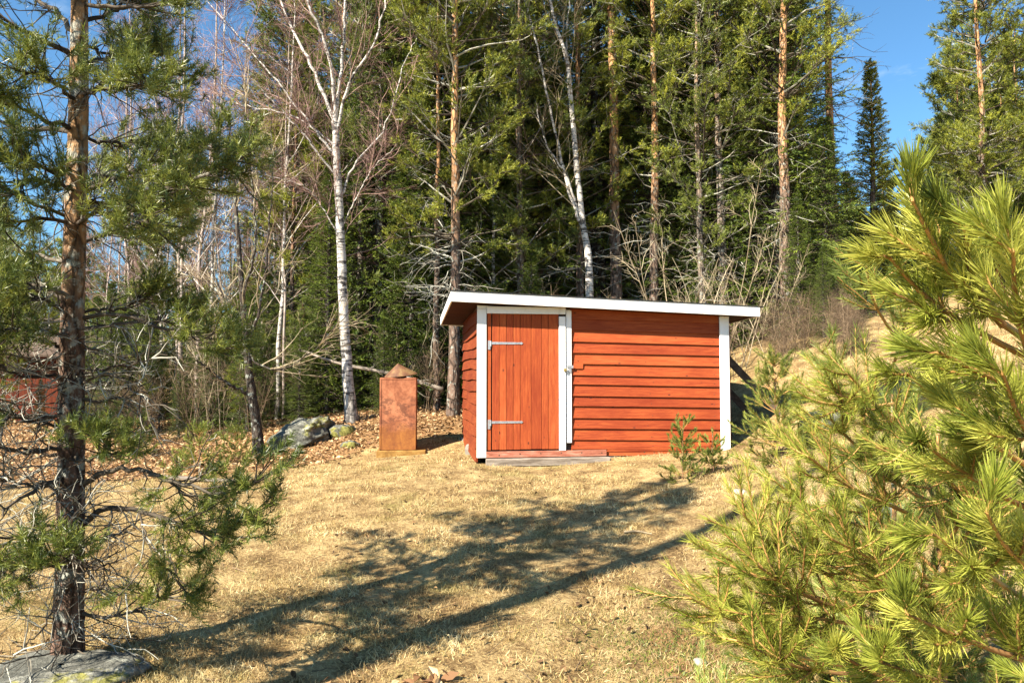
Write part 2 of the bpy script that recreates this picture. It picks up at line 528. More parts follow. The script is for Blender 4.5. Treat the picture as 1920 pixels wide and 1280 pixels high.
def m_rust():
    m = M('rusty_steel', .68, .35)
    streak = m.noise(3.0, 7, .7, m.map((1.4, 1.4, .8)), .8)
    fine = m.noise(26, 5, .7)
    blot = m.ramp(m.noise(6.5, 6, .72, m.map((1, 1, 1.6)), .6), [(.50, 0.0), (.57, 1.0)])
    zz = m.math('ADD', m.sep(2), m.math('MULTIPLY', m.math('SUBTRACT', m.noise(5, 4, .6), .5), .35))
    x = m.math('ADD', m.math('MULTIPLY', streak, .7), m.math('MULTIPLY', fine, .3))
    up = m.ramp(x, [(.3, (.10, .028, .012)), (.45, (.23, .075, .032)), (.58, (.36, .14, .065)), (.75, (.46, .23, .13))])
    lo = m.ramp(x, [(.3, (.09, .028, .01)), (.48, (.20, .065, .015)), (.66, (.33, .13, .025))])
    c = m.mix(m.ramp(zz, [(.38, 0.0), (.52, 1.0)]), lo, up)
    midz = m.ramp(zz, [(.3, 0.0), (.5, 1.0), (.85, 1.0), (.97, 0.0)])
    c = m.mix(m.math('MULTIPLY', m.math('MULTIPLY', blot, midz), .7), c, (.09, .03, .015))
    m.col(c).bump(x, .25, .004)
    return m.m
RUST = m_rust()
RUST_Y = m_simple('yellow_rust', [(.3, (.13, .06, .02)), (.5, (.25, .135, .035)), (.7, (.36, .22, .07))], 10, .85, .2, .4, .004)
RUST_C = m_simple('lid_rust', [(.3, (.07, .03, .018)), (.5, (.15, .07, .032)), (.7, (.22, .15, .06))], 8, .6, .35, .2, .003)
def m_rock(name, mossy=.5):
    m = M(name, .95, .15)
    n = m.noise(3.5, 8, .7)
    f = m.noise(28, 5, .7)
    c = m.ramp(m.math('ADD', m.math('MULTIPLY', n, .6), m.math('MULTIPLY', f, .4)), [(.32, (.04, .04, .035)), (.5, (.12, .12, .10)), (.66, (.30, .29, .25))])
    li = m.ramp(m.noise(7, 6, .75), [(.58, 0.0), (.63, 1.0)])
    c = m.mix(m.math('MULTIPLY', li, .6), c, (.36, .37, .30))
    mo = m.ramp(m.noise(2.3, 6, .7, m.map((1, 1, 1.3))), [(.60 - mossy * .12, 0.0), (.66 - mossy * .12, 1.0)])
    moc = m.ramp(f, [(.35, (.10, .10, .02)), (.65, (.30, .28, .05))])
    c = m.mix(m.math('MULTIPLY', mo, .85), c, moc)
    m.col(c).bump(m.math('ADD', n, m.math('MULTIPLY', f, .5)), .8, .03)
    return m.m
ROCK = m_rock('lichen_rock', .45)
ROCK_M = m_rock('mossy_rock', .95)
STONE = m_simple('pale_stone', [(.3, (.22, .19, .15)), (.7, (.45, .40, .33))], 12, .9, .2, .5, .01)

LITTER_F = lambda x, y: 0  # set below

def m_ground():
    m = M('ground', .95, .1)
    big = m.noise(.55, 5, .6)
    mid = m.noise(3.2, 6, .7)
    fine = m.noise(42, 6, .75)
    straw = m.ramp(m.math('ADD', m.math('MULTIPLY', mid, .5), m.math('MULTIPLY', fine, .5)), [(.36, (.05, .032, .014)), (.46, (.22, .14, .06)), (.56, (.46, .33, .15)), (.7, (.66, .52, .27))])
    green = m.ramp(fine, [(.35, (.06, .055, .015)), (.6, (.22, .20, .05))])
    c = m.mix(m.ramp(m.noise(1.3, 6, .7), [(.54, 0.0), (.70, .6)]), straw, green)
    # forest floor: attribute 'rnd' is the litter share
    lit = m.ramp(m.vor(26, None, 'F1', 'Color'), [(.1, (.10, .05, .02)), (.4, (.30, .165, .07)), (.7, (.45, .27, .12)), (.95, (.20, .10, .05))])
    lit = m.mix(.35, lit, m.ramp(fine, [(.35, (.04, .025, .012)), (.65, (.34, .20, .09))]))
    k = m.ramp(m.math('ADD', m.attr(), m.math('MULTIPLY', m.math('SUBTRACT', mid, .5), .7)), [(.42, 0.0), (.58, 1.0)])
    c = m.mix(k, c, lit)
    m.col(c).bump(m.math('ADD', mid, fine), .9, .03)
    return m.m
GROUND = m_ground()
def m_grass():
    m = M('dry_grass', .7, .25)
    v = m.attr()
    x = m.math('ADD', m.math('MULTIPLY', v, .7), m.math('MULTIPLY', m.noise(1.7, 5, .65), .42))
    c = m.ramp(x, [(.26, (.10, .055, .018)), (.42, (.38, .25, .09)), (.58, (.64, .47, .20)), (.84, (.88, .75, .44))])
    br_ = m.ramp(m.noise(.9, 7, .75, m.map((1, 1.5, 1))), [(.44, 0.0), (.62, .75)])
    c = m.mix(br_, c, m.mix(.5, c, (.24, .14, .06), 'MULTIPLY') if False else (.30, .19, .085))
    gm = m.ramp(m.math('ADD', m.noise(1.1, 6, .7, m.map((1.2, 1.6, 1))), m.math('MULTIPLY', v, .12)), [(.56, 0.0), (.74, .62)])
    c = m.mix(gm, c, (.25, .25, .055))
    m.col(c).transl(c, .25)
    return m.m
GRASS = m_grass()
def m_leaf():
    m = M('dead_leaf', .7, .3)
    c = m.ramp(m.attr(), [(.0, (.16, .08, .04)), (.3, (.34, .19, .085)), (.6, (.54, .34, .16)), (.85, (.72, .52, .29)), (1.0, (.28, .15, .07))])
    m.col(c).transl(c, .2)
    return m.m
LEAF = m_leaf()
LEAF_D = m_twig('dark_leaf_bits', (.05, .03, .015), (.15, .085, .04), (.45, .28, .13))

# ------------------------------------------------------------------ ground
def litter(x, y):
    """share of leaf litter 0..1 (forest floor beyond the mown lawn)"""
    x, y = np.asarray(x, float), np.asarray(y, float)
    edge = np.interp(x, [-14, -9, -6, -4.2, -3.0, -2.3, -1.2, -.2, 2.5, 3.6, 4.4, 6, 20], [9.0, 9.3, 9.8, 10.3, 11.0, 11.9, 12.6, 13.2, 13.5, 15.0, 16.5, 19, 24])
    return np.clip((y - edge) / .9 + .5, 0, 1)
MC = [hit(1270, 1190)[:2], hit(1330, 1260)[:2], hit(230, 1120)[:2]]
def scrub(x, y):
    return np.clip(sum(np.exp(-((x - c[0]) ** 2 + (y - c[1]) ** 2 * 1.6) / r ** 2) for c, r in zip(MC, (.38, .42, .3))), 0, 1)
_lit = litter
def litter(x, y):
    return np.maximum(_lit(x, y), .62 * scrub(np.asarray(x, float), np.asarray(y, float)))
def gcoords(lo, hi, fine_lo, fine_hi, step, growf=1.13):
    c = list(np.arange(fine_lo, fine_hi + 1e-6, step))
    s = step
    while c[-1] < hi:
        s *= growf
        c.append(c[-1] + s)
    s = step
    while c[0] > lo:
        s *= growf
        c.insert(0, c[0] - s)
    return np.array(c)
gx = gcoords(-900, 900, -9, 7, .12)
gy = gcoords(-300, 1200, 2.0, 15, .12)
X, Yg = np.meshgrid(gx, gy)
Zg = gz(X, Yg)
far = np.clip((np.hypot(X, Yg) - 130) / 200, 0, 1)
Zg = Zg * (1 - far) + 4 * far
b = Buf()
ni, nj = len(gx), len(gy)
idx = np.arange(ni * nj).reshape(nj, ni)
f = np.stack([idx[:-1, :-1], idx[:-1, 1:], idx[1:, 1:], idx[1:, :-1]], -1).reshape(-1, 4)
b.add(np.stack([X, Yg, Zg], -1).reshape(-1, 3), None, f, litter(X, Yg).ravel())
tag(b.obj('ground', GROUND, smooth=True), kind='structure')

# ------------------------------------------------------------------ shed
SA = np.array([-.46, 9.67]); YAW = R_(8.3)
cu, su = math.cos(YAW), math.sin(YAW)
ZB = .484
shed = empty('red_shed', (SA[0], SA[1], ZB), YAW, 'small red wooden shed with white corner boards, plank door and flat felt roof', 'shed')
def s_of(px, d=0.0):
    """position along the front wall (local x) seen at this column, d metres in front of the wall"""
    q = (px - 960) / FPX
    ax, ay = SA[0] + su * d, SA[1] - cu * d
    return (q * ay - ax) / (cu - su * q)
W_, D_ = s_of(1368), 2.5
SLP = -.018
def wall_top(x, y=0.0):                      # underside of the roof, local z
    return 2.59 - ZB - .035 * (x + .4) - .035 * (y + .35)
# siding, front right of the door
zs = [.50, .587, .718, .870, 1.012, 1.178, 1.318, 1.475, 1.602, 1.760, 1.907, 2.064, 2.224, 2.38, 2.60]
zs = [z - ZB for z in zs]
x0, x1 = s_of(1069), s_of(1352)
rng = np.random.RandomState(3)
def clap(x0, x1, zb, zt, slope, name='siding_board', side=False, notch=None, mat=None, wav=0, n=2, wig=0):
    """one overlapping board: lower edge proud by 22 mm, top tucked in"""
    b = Buf()
    if notch: xsn = [x0, notch[0] - .0005, notch[0] + .0005, x1]
    else: xsn = list(np.linspace(x0, x1, n))
    prof = []
    for k, x in enumerate(xsn):
        zb_, zt_ = zb, zt
        if notch:
            if k < 2: zb_ = zb + notch[1]; zt_ = zt + notch[2]
        o = slope * (x - 1.31) + wav * math.sin(x * 2.1 + zb * 9) + wig * math.sin(x * 5.3 + zb * 4)
        zb_ += o; zt_ += o
        zt2 = min(zt_ + .02, wall_top(x) + .0) if not side else zt_ + .02
        prof.append([(x, -.034, zb_), (x, -.032, zb_ + .003), (x, -.006, zt2), (x, .004, zt2), (x, -.003, zb_)])
    v = np.array(prof).reshape(-1, 3)
    m = 5
    f4 = []
    for k in range(len(xsn) - 1):
        for j in range(m):
            a, c = k * m + j, k * m + (j + 1) % m
            f4.append((a, c, c + m, a + m))
    f3 = []
    for k in (0, len(xsn) - 1):
        for j in range(1, m - 1):
            f3.append((k * m, k * m + j, k * m + j + 1))
    f4 = [tuple(reversed(q)) for q in f4]
    if side:                                   # turn the board onto the left wall: local x -> depth
        v = np.stack([v[:, 1], D_ - v[:, 0], v[:, 2]], -1)
    b.add(v, f3, f4)
    return b.obj(name, mat or (RED_Y if side else RED_H), shed)
for k in range(len(zs) - 1):
    zb, zt = zs[k], zs[k + 1]
    if zb + .05 > wall_top(2.0): continue
    nt = None
    if k == 9: nt = (s_of(1092), -.066, 0)     # tab cut round the hasp
    if k == 8: nt = (s_of(1092), 0, -.066)
    j = rng.uniform(-.003, .003)
    clap(x0 + rng.uniform(0, .012), x1, zb + j, zt, SLP + rng.uniform(-.002, .002), notch=nt)
# backing wall sheets (front, sides, back) as dark tongue behind the siding
def wall(name, xa, xb, ya, yb):
    b = Buf()
    v = []
    for z_ in (0, 1):
        for (x, y) in ((xa, ya), (xb, ya), (xb, yb), (xa, yb)):
            v.append((x, y, .04 if z_ == 0 else wall_top(x, y) - .004))
    b.add(v, None, [(0, 3, 2, 1), (4, 5, 6, 7), (0, 1, 5, 4), (1, 2, 6, 5), (2, 3, 7, 6), (3, 0, 4, 7)])
    return b.obj(name, DARKWOOD, shed)
wall('front_wall', .02, W_ - .02, .006, .05)
wall('side_wall', .006, .05, .052, D_ - .052)
wall('side_wall', W_ - .05, W_ - .01, .052, D_ - .052)
wall('back_wall', .02, W_ - .02, D_ - .05, D_ - .006)
# left wall boards: sagging lines
sz = list(np.arange(-.04, 2.06, .155))
for k, z in enumerate(sz):
    clap(.01, D_ - .005, z + rng.uniform(-.008, .008), min(z + .155, wall_top(0, 1.5) - .02), .004 * rng.normal(), 'siding_board', True, wav=.012, n=12, wig=.004)
# right wall boards
for k, z in enumerate(np.arange(.1, 1.8, .155)):
    b = Buf(); box(b, W_ - .008, W_ + .014, .01, D_ - .01, z, z + .14)
    b.obj('siding_board', RED_Y, shed)
zt_door = CAMZ + (703 - 587) / 1334 * 9.67 - ZB
# white corner boards
def part_box(name, mat, x0, x1, y0, y1, z0, z1, bev=.003, top=None, parent=None):
    b = Buf()
    v = np.array([(x, y, z) for z in (z0, z1) for y in (y0, y1) for x in (x0, x1)], float)
    if top:
        for k in range(4, 8): v[k, 2] = top(v[k, 0], v[k, 1])
    b.add(v, None, [(0, 2, 3, 1), (4, 5, 7, 6), (0, 1, 5, 4), (2, 6, 7, 3), (0, 4, 6, 2), (1, 3, 7, 5)])
    o = b.obj(name, mat, parent or shed)
    if bev: bevel(o, bev)
    return o
dk = .045
part_box('corner_board', WHITE, s_of(894.5, dk), s_of(912, dk), -.05, -.029, .005, 2.0, top=lambda x, y: zt_door + .053)
part_box('corner_board', WHITE, s_of(1350, dk), s_of(1367.5, dk), -.05, -.029, .05, 2.0, top=lambda x, y: wall_top(x, y) - .004)
# door surround
zt_door = CAMZ + (703 - 587) / 1334 * 9.67 - ZB
part_box('door_header', WHITE, s_of(894.5, .03), s_of(1069, .03), -.052, -.03, zt_door + .055, zt_door + .18, top=lambda x, y: wall_top(x, y) - .02)
part_box('door_header', WHITE, s_of(912.5, .06), s_of(1060.5, .06), -.074, -.054, zt_door - .005, zt_door + .09)
part_box('door_jamb', WHITE, s_of(1061.5, .04), s_of(1071.5, .04), -.05, -.028, .19, zt_door + .05)
zd0 = CAMZ - (842 - 703) / 1334 * 9.75 - ZB
part_box('door_jamb', RED_V, s_of(913.5, .02), s_of(920.7, .02), -.032, -.008, zd0 + .005, zt_door)
# door
door = bpy.data.objects.new('door', None); COL.objects.link(door); door.parent = shed
xb = [s_of(p, .03) for p in (922.8, 936.3, 949.4, 962.5, 975.6, 996, 1015.7, 1028.1, 1047.8)]
for k in range(8):
    o = part_box('door_board', RED_V, xb[k] + .0025, xb[k + 1] - .0025, -.034 - rng.uniform(0, .0025), -.009, zd0 + .006 + rng.uniform(0, .006), zt_door - .006, .0025, parent=door)
part_box('edge_board', WHITE, s_of(1048.5, .06), s_of(1060.5, .06), -.066, -.037, zd0 - .01, zt_door - .035, parent=door)
# strap hinges
for py in (643.5, 790.5):
    z = CAMZ - (py - 703) / 1334 * 9.72 - ZB
    h = Buf()
    xa, xe = s_of(921, .04), s_of(976, .04)
    tip = s_of(981, .04)
    v = [(xa, -.041, z - .017), (xe, -.041, z - .013), (xe + .012, -.041, z - .020), (tip, -.041, z), (xe + .012, -.041, z + .020), (xe, -.041, z + .013), (xa, -.041, z + .017)]
    v = v + [(a, -.0355, c) for a, _, c in v]
    n = 7
    fs = [(k, (k + 1) % n, (k + 1) % n + n, k + n) for k in range(n)]
    h.add(v, [(0, 6, 1), (1, 6, 5), (1, 5, 2), (2, 5, 4), (2, 4, 3)], [q[::-1] for q in fs])
    for xk in np.linspace(xa + .05, xe - .03, 3):
        tubes(np.array([[(xk, -.041, z), (xk, -.046, z)]]), .006, 6, h, cap=True)
    ho = h.obj('strap_hinge', ZINC, door)
    part_box('hinge_plate', ZINC, s_of(915, .04), s_of(919.5, .04), -.043, -.033, z - .09, z + .035, .001)
    kb = Buf()
    tubes(np.array([[(s_of(920.3, .04), -.043, z - .045), (s_of(920.3, .04), -.043, z + .03)]]), .008, 8, kb, cap=True)
    kb.obj('hinge_pin', ZINC, shed)
for k, z in enumerate(zs[:-3]):
    for xn in (x0 + .10, (x0 + x1) / 2 + rng.uniform(-.1, .1), x1 - .12):
        b = Buf(); zz = z + .045 + SLP * (xn - 1.31)
        tubes(np.array([[(xn, -.020, zz), (xn, -.0305, zz)]]), .0045, 6, b, cap=True)
        b.obj('nail_head', DARKWOOD, shed)
for xn in np.linspace(s_of(935), s_of(1125), 6):
    b = Buf(); zz = .005 + (zd0 - .017) * rng.uniform(.35, .65)
    tubes(np.array([[(xn, -.058, zz), (xn, -.0625, zz)]]), .009, 8, b, cap=True)
    b.obj('bolt_hole', DARKWOOD, shed)
# hasp and padlock
zh = CAMZ - (688 - 703) / 1334 * 9.85 - ZB
part_box('hasp', ZINC, s_of(1063.5, .06), s_of(1075, .06), -.060, -.055, zh - .016, zh + .022, .001)
part_box('hasp_plate', ZINC, s_of(1066, .06), s_of(1070.5, .06), -.056, -.0505, zh - .085, zh - .017, .001)
pl = empty('padlock', (0, 0, 0), 0, 'small brass padlock hanging on the shed door hasp', 'padlock')
pp = SA + np.array([cu, su]) * s_of(1060, .08) + np.array([su, -cu]) * .08
pl.location = (pp[0], pp[1], ZB + zh - .02); pl.rotation_euler = (0, 0, YAW)
b = Buf(); box(b, -.022, .020, -.011, .011, -.040, 0)
bevel(b.obj('lock_body', BRASS, pl), .004, 2)
b = Buf(); th = np.linspace(0, math.pi, 10)
tubes(np.stack([np.cos(th) * .014, th * 0, np.sin(th) * .020 + .0], -1)[None], .0035, 6, b)
b.obj('shackle', ZINC, pl, True)
# sill board, step beam, foundation
part_box('sill_board', SILL, s_of(912.5, .05), s_of(1136, .05), -.060, -.036, .005, zd0 - .012 + .0)
part_box('sill_board', RED_H, s_of(1138, .03), s_of(1350, .03), -.030, -.012, .055, .125)
b = Buf()
xs_ = np.linspace(s_of(912, .09), s_of(1141, .09), 14)
P = np.stack([xs_, -.085 + .004 * np.sin(xs_ * 7), -.055 + .005 * np.sin(xs_ * 5 + 1)], -1)[None]
v = []
for k, x in enumerate(xs_):
    e = .012 * (k / 13.0)
    zz = -.005 - .0 * x
    v += [(x, -.135, -.10 + e * 0), (x, -.137, -.016 + .004 * math.sin(k * 1.7)), (x, -.125, zz + .002 * math.sin(k * 2.3)), (x, -.012, zz), (x, -.012, -.12)]
f4 = []
for k in range(13):
    for j in range(5):
        a, c = k * 5 + j, k * 5 + (j + 1) % 5
        f4.append((a, a + 5, c + 5, c))
b.add(v, [(0, 1, 2), (0, 2, 3), (0, 3, 4), (65, 67, 66), (65, 68, 67), (65, 69, 68)], f4)
b.obj('threshold_beam', GREYWOOD, shed)
def stone_mesh(seed, sx, sy, sz_, n=14, amp=.35, sq=.75):
    th, ph = np.meshgrid(np.linspace(0, 2 * math.pi, 2 * n, endpoint=False), np.linspace(.02, math.pi - .02, n))
    d = np.stack([np.cos(th) * np.sin(ph), np.sin(th) * np.sin(ph), np.cos(ph)], -1)
    d2 = np.sign(d) * np.abs(d) ** sq
    r = 1 + amp * (fbm(d * 1.4 + seed * 7.1, 4, seed) - .5) * 2 + amp * .3 * (np.abs(fbm(d * 3.1 + seed, 3, seed + 3) - .5) * 4 - .5)
    v = d2 * r[..., None] * np.array([sx, sy, sz_])
    idx = np.arange(v.shape[0] * v.shape[1]).reshape(n, 2 * n)
    nx = np.roll(idx, -1, 1)
    f = np.stack([idx[:-1], idx[1:], nx[1:], nx[:-1]], -1).reshape(-1, 4)
    bb = Buf(); bb.add(v.reshape(-1, 3), None, f)
    return bb
for (px, d, s_, dz) in ((1150, .02, .11, -.045), (1358, .0, .12, -.02)):
    o = stone_mesh(int(px), s_, .11, .085, 8, .2, .5).obj('foundation_stone', FOUND, shed, False)
    o.location = (s_of(px), .08, dz)
for (x, y) in ((.06, 1.3), (.06, D_ - .1)):
    o = stone_mesh(int(x * 90 + y * 10), .13, .12, .16, 8, .2, .5).obj('foundation_stone', FOUND, shed, False)
    o.location = (x, y, -.08)
# roof: soffit boards, fascias, felt
rx0, rx1, ry0, ry1 = -.390, 3.965, -.245, D_ + .30
def rz_(x, y): return wall_top(x, y)
nb = 24
ys_ = np.linspace(ry0 + .024, ry1 - .024, nb + 1)
for k in range(nb):
    b = Buf()
    v = [(x, y, rz_(x, y) + dz) for dz in (0, .022) for y in (ys_[k] + .002, ys_[k + 1] - .002) for x in (rx0 + .024, rx1 - .024)]
    b.add(v, None, [(0, 2, 3, 1), (4, 5, 7, 6), (0, 1, 5, 4), (2, 6, 7, 3), (0, 4, 6, 2), (1, 3, 7, 5)])
    b.obj('roof_board', SOFFIT, shed)
def slab(name, mat, xa, xb, ya, yb, lo, hi, bev=.003):
    b = Buf()
    v = [(x, y, rz_(x, y) + dz) for dz in (lo, hi) for y in (ya, yb) for x in (xa, xb)]
    b.add(v, None, [(0, 2, 3, 1), (4, 5, 7, 6), (0, 1, 5, 4), (2, 6, 7, 3), (0, 4, 6, 2), (1, 3, 7, 5)])
    o = b.obj(name, mat, shed)
    if bev: bevel(o, bev)
    return o
slab('fascia_board', WHITE, rx0, rx1, ry0, ry0 + .022, -.012, .125)
slab('fascia_board', WHITE, rx0, rx0 + .022, ry0 + .024, ry1, -.012, .122)
slab('fascia_board', WHITE, rx1 - .022, rx1, ry0 + .024, ry1, -.012, .122)
slab('fascia_board', WHITE, rx0 + .024, rx1 - .024, ry1 - .022, ry1, -.012, .122)
slab('roof_felt', FELT, rx0 - .012, rx1 + .06, ry0 - .012, ry1 + .02, .127, .136, 0)
# two rafters running out under the overhangs
# planks leaning against the far right wall of the shed
for (lab, pa, pb, Ya, Yb) in (('upper dark plank leaning against the right end wall of the red shed', (1360, 668), (1440, 752), 11.0, 10.9),
                              ('lower dark plank leaning against the right end wall of the red shed', (1360, 727), (1415, 785), 11.3, 11.2)):
    a, c = at(*pa, Ya), at(*pb, Yb)
    d = c - a
    L = np.linalg.norm(d)
    b = Buf(); box(b, 0, L + .35, -.02, .02, -.055, .055)
    o = bevel(b.obj('leaning_plank', DARKWOOD), .004)
    o.location = a
    o.rotation_euler = Vector(d).to_track_quat('X', 'Z').to_euler()
    tag(o, lab, 'plank', 'planks leaning on the shed')

# ------------------------------------------------------------------ rusty steel box
pb = hit(741, 854)
q_ = FPX / pb[1]
inc = empty('rusty_incinerator', (pb[0] + .01, pb[1] + .27, pb[2]), R_(5), 'rusty steel garden incinerator box with a crooked conical lid', 'incinerator')
bw = 65 / q_ * 1.03
bh = 131 / q_ * 1.03
b = Buf(); zb0 = .085
box(b, -bw / 2, bw / 2, -.26, .26, zb0, zb0 + bh)
bevel(b.obj('body', RUST, inc), .006, 2)
b = Buf()
for x in (-bw / 2 - .001, bw / 2 - .024):
    box(b, x, x + .025, -.266, -.2605, zb0 + .01, zb0 + bh - .01)
box(b, -bw / 2 + .025, bw / 2 - .025, -.265, -.2605, zb0 + bh - .03, zb0 + bh - .005)
b.obj('edge_seam', RUST, inc)
b = Buf(); box(b, -bw / 2 - .04, bw / 2 + .16, -.32, .36, -.12, zb0 - .004)
bevel(b.obj('base_plate', RUST_Y, inc), .01, 2)
b = Buf(); tubes(np.array([[(0, 0, zb0 + bh - .02), (0, 0, zb0 + bh + .05)]]), .12, 16, b, cap=True)
b.obj('flue_collar', RUST_C, inc)
b = Buf(); n = 28; an = np.linspace(0, 2 * math.pi, n, endpoint=False)
cw = .265
v = [(math.cos(a_) * cw, math.sin(a_) * cw, .0) for a_ in an] + [(math.cos(a_) * (cw - .004), math.sin(a_) * (cw - .004), -.006) for a_ in an] + [(-.03, 0, .19), (-.03, 0, .18)]
b.add(v, [(k, (k + 1) % n, 2 * n) for k in range(n)] + [(n + (k + 1) % n, n + k, 2 * n + 1) for k in range(n)], [(k + n, (k + 1) % n + n, (k + 1) % n, k) for k in range(n)])
lid = b.obj('lid', RUST_C, inc)
lid.location = (.03, -.03, zb0 + bh + .045); lid.rotation_euler = (R_(6), R_(-6), 0)

# ------------------------------------------------------------------ rocks
def rock(px, py, sx, sy, sz_, seed, label, mat=ROCK, dz=0, rz=0, sm=True, tilt=0, cat='boulder', name='boulder', n=40, amp=.35):
    p = hit(px, py)
    o = stone_mesh(seed, sx, sy, sz_, n, amp, .8).obj(name, mat, None, sm)
    o.location = (p[0], p[1] + sy * .4, p[2] + dz)
    o.rotation_euler = (0, tilt, rz)
    return tag(o, label, cat)
rock(565, 835, .50, .40, .27, 4, 'large grey lichen-covered boulder between the dark trunk and the birch', ROCK, .17, .3, tilt=-.38, amp=.5)
rock(640, 815, .24, .2, .14, 6, 'low mossy stone in dead leaves right of the large boulder', ROCK_M, .03, .2, cat='stone', name='mossy_stone', n=20)
rock(655, 838, .16, .12, .07, 8, 'small green mossy stone in the leaves below the birch', ROCK_M, .02, 0, cat='stone', name='mossy_stone', n=16)
rock(90, 1290, .44, .26, .10, 11, 'flat grey boulder with yellow moss at the foot of the left pine', ROCK, -.01, .1, n=44, amp=.25)
rock(1315, 1248, .035, .03, .02, 13, 'small pale stone in the grass near the bottom edge', STONE, .01, 0, cat='stone', name='small_stone', n=8)
rock(1390, 925, .06, .05, .03, 15, 'pale flat stone lying where the slope begins', STONE, .01, 0, cat='stone', name='small_stone', n=8)
rock(1665, 985, .22, .16, .12, 17, 'grey stone half hidden behind the young pine branches', ROCK, .05, 0, cat='stone', name='grey_stone', n=16)
rock(1560, 800, .35, .25, .16, 19, 'pale rock on the slope behind the young pines', ROCK, .05, 0, cat='stone', name='grey_stone', n=16)
# plank lying on the grass at left
p = hit(370, 902)
b = Buf(); box(b, -.55, .55, -.06, .06, 0, .03)
o = bevel(b.obj('weathered_plank', GREYWOOD), .004); o.location = (p[0], p[1], p[2] + .02); o.rotation_euler = (0, R_(2), R_(-8))
tag(o, 'pale weathered plank lying on the grass edge behind the pine branches', 'plank')
# broken stick in the grass
p = hit(1195, 1001)
b = Buf(); tubes(dens([(-.12, 0, .01), (0, .015, .02), (.13, -.02, .012)], 8)[None], np.linspace(.012, .006, 8)[None], 6, b, cap=True)
o = b.obj('broken_stick', TWIG_PALE); o.location = p; o.rotation_euler = (0, 0, -.3)
tag(o, 'short broken stick lying on the lawn by the long shadow', 'stick')

# ------------------------------------------------------------------ red outbuilding behind the left pine
ob = empty('red_outbuilding', at(20, 850, 17.0) * np.array([1, 1, 0]) + np.array([0, 0, .1]), R_(8), 'dark red board building half hidden behind the left pine', 'building')
b = Buf(); box(b, -2.2, 1.72, .03, 3.5, 0, 1.95); b.obj('wall', DARKWOOD, ob)
for k in range(27):
    b = Buf(); x = -2.2 + k * .1455
    box(b, x, x + .138, -.002 if k % 2 else .006, .028, .02, 1.95)
    b.obj('wall_board', RED_DARK, ob)
b = Buf()
v = [(-2.4, -.35, 1.93), (1.95, -.35, 1.93), (1.95, 1.8, 2.5), (-2.4, 1.8, 2.5), (1.95, 3.9, 1.93), (-2.4, 3.9, 1.93)]
v = v + [(x, y, z + .05) for x, y, z in v]
b.add(v, None, [(0, 3, 2, 1), (3, 5, 4, 2), (6, 7, 8, 9), (9, 8, 10, 11), (0, 1, 7, 6), (1, 2, 8, 7), (2, 4, 10, 8), (4, 5, 11, 10), (5, 3, 9, 11), (3, 0, 6, 9)])
b.obj('roof', DARKWOOD, ob)

# ------------------------------------------------------------------ tree builders
def needle_shoots_pine(rng, branches, n2, l2, n3, l3, flat=.5, t2=(.35, 1.0)):
    """secondary and tertiary shoots on branches (N,K,3)"""
    N = len(branches)
    idx = np.repeat(np.arange(N), n2)
    t = rng.uniform(t2[0], t2[1], len(idx))
    Lb = np.linalg.norm(branches[:, -1] - branches[:, 0], axis=-1)
    p, d = kids(rng, branches, idx, t, rng.uniform(.5, 1.0, len(idx)), flat)
    L = l2 * Lb[idx] * (1.15 - t * .75) * rng.uniform(.7, 1.2, len(idx))
    B2 = grow(rng, p, d, L, 3, .12, .06)
    idx3 = np.repeat(np.arange(len(B2)), n3)
    t3 = rng.uniform(.25, 1.0, len(idx3))
    p3, d3 = kids(rng, B2, idx3, t3, rng.uniform(.4, .9, len(idx3)), .25)
    B3 = grow(rng, p3, d3, l3 * rng.uniform(.7, 1.3, len(idx3)), 2, .1, .15)
    return B2, B3

def trunk_curve(rng, H, K=16, wob=.02, lean=(0, 0)):
    z = np.linspace(0, 1, K)
    wx = np.cumsum(rng.normal(0, wob, K)) * .5
    wy = np.cumsum(rng.normal(0, wob, K)) * .5
    return np.stack([wx - wx[0] + lean[0] * z * H, wy - wy[0] + lean[1] * z * H, z * H - .12], -1)

def double(root, ang=2.4, dz=.12):
    for o in list(root.children):
        if o.name.split('.')[0] in ('crown', 'branches'):
            c = o.copy(); COL.objects.link(c); c.parent = root
            c.rotation_euler = (0, 0, ang); c.location = (0, 0, dz)
    return root
def build_tree(root, trunkP, trunkR, branchbuf, crownbuf, barkm, twigm, needlem, sides=10):
    b = tubes(trunkP[None], trunkR[None], sides)
    b.obj('trunk', barkm, root, True)
    if branchbuf is not None and branchbuf.n: branchbuf.obj('branches', twigm, root, False)
    if crownbuf is not None and crownbuf.n: crownbuf.obj('crown', needlem, root, False)
    return root

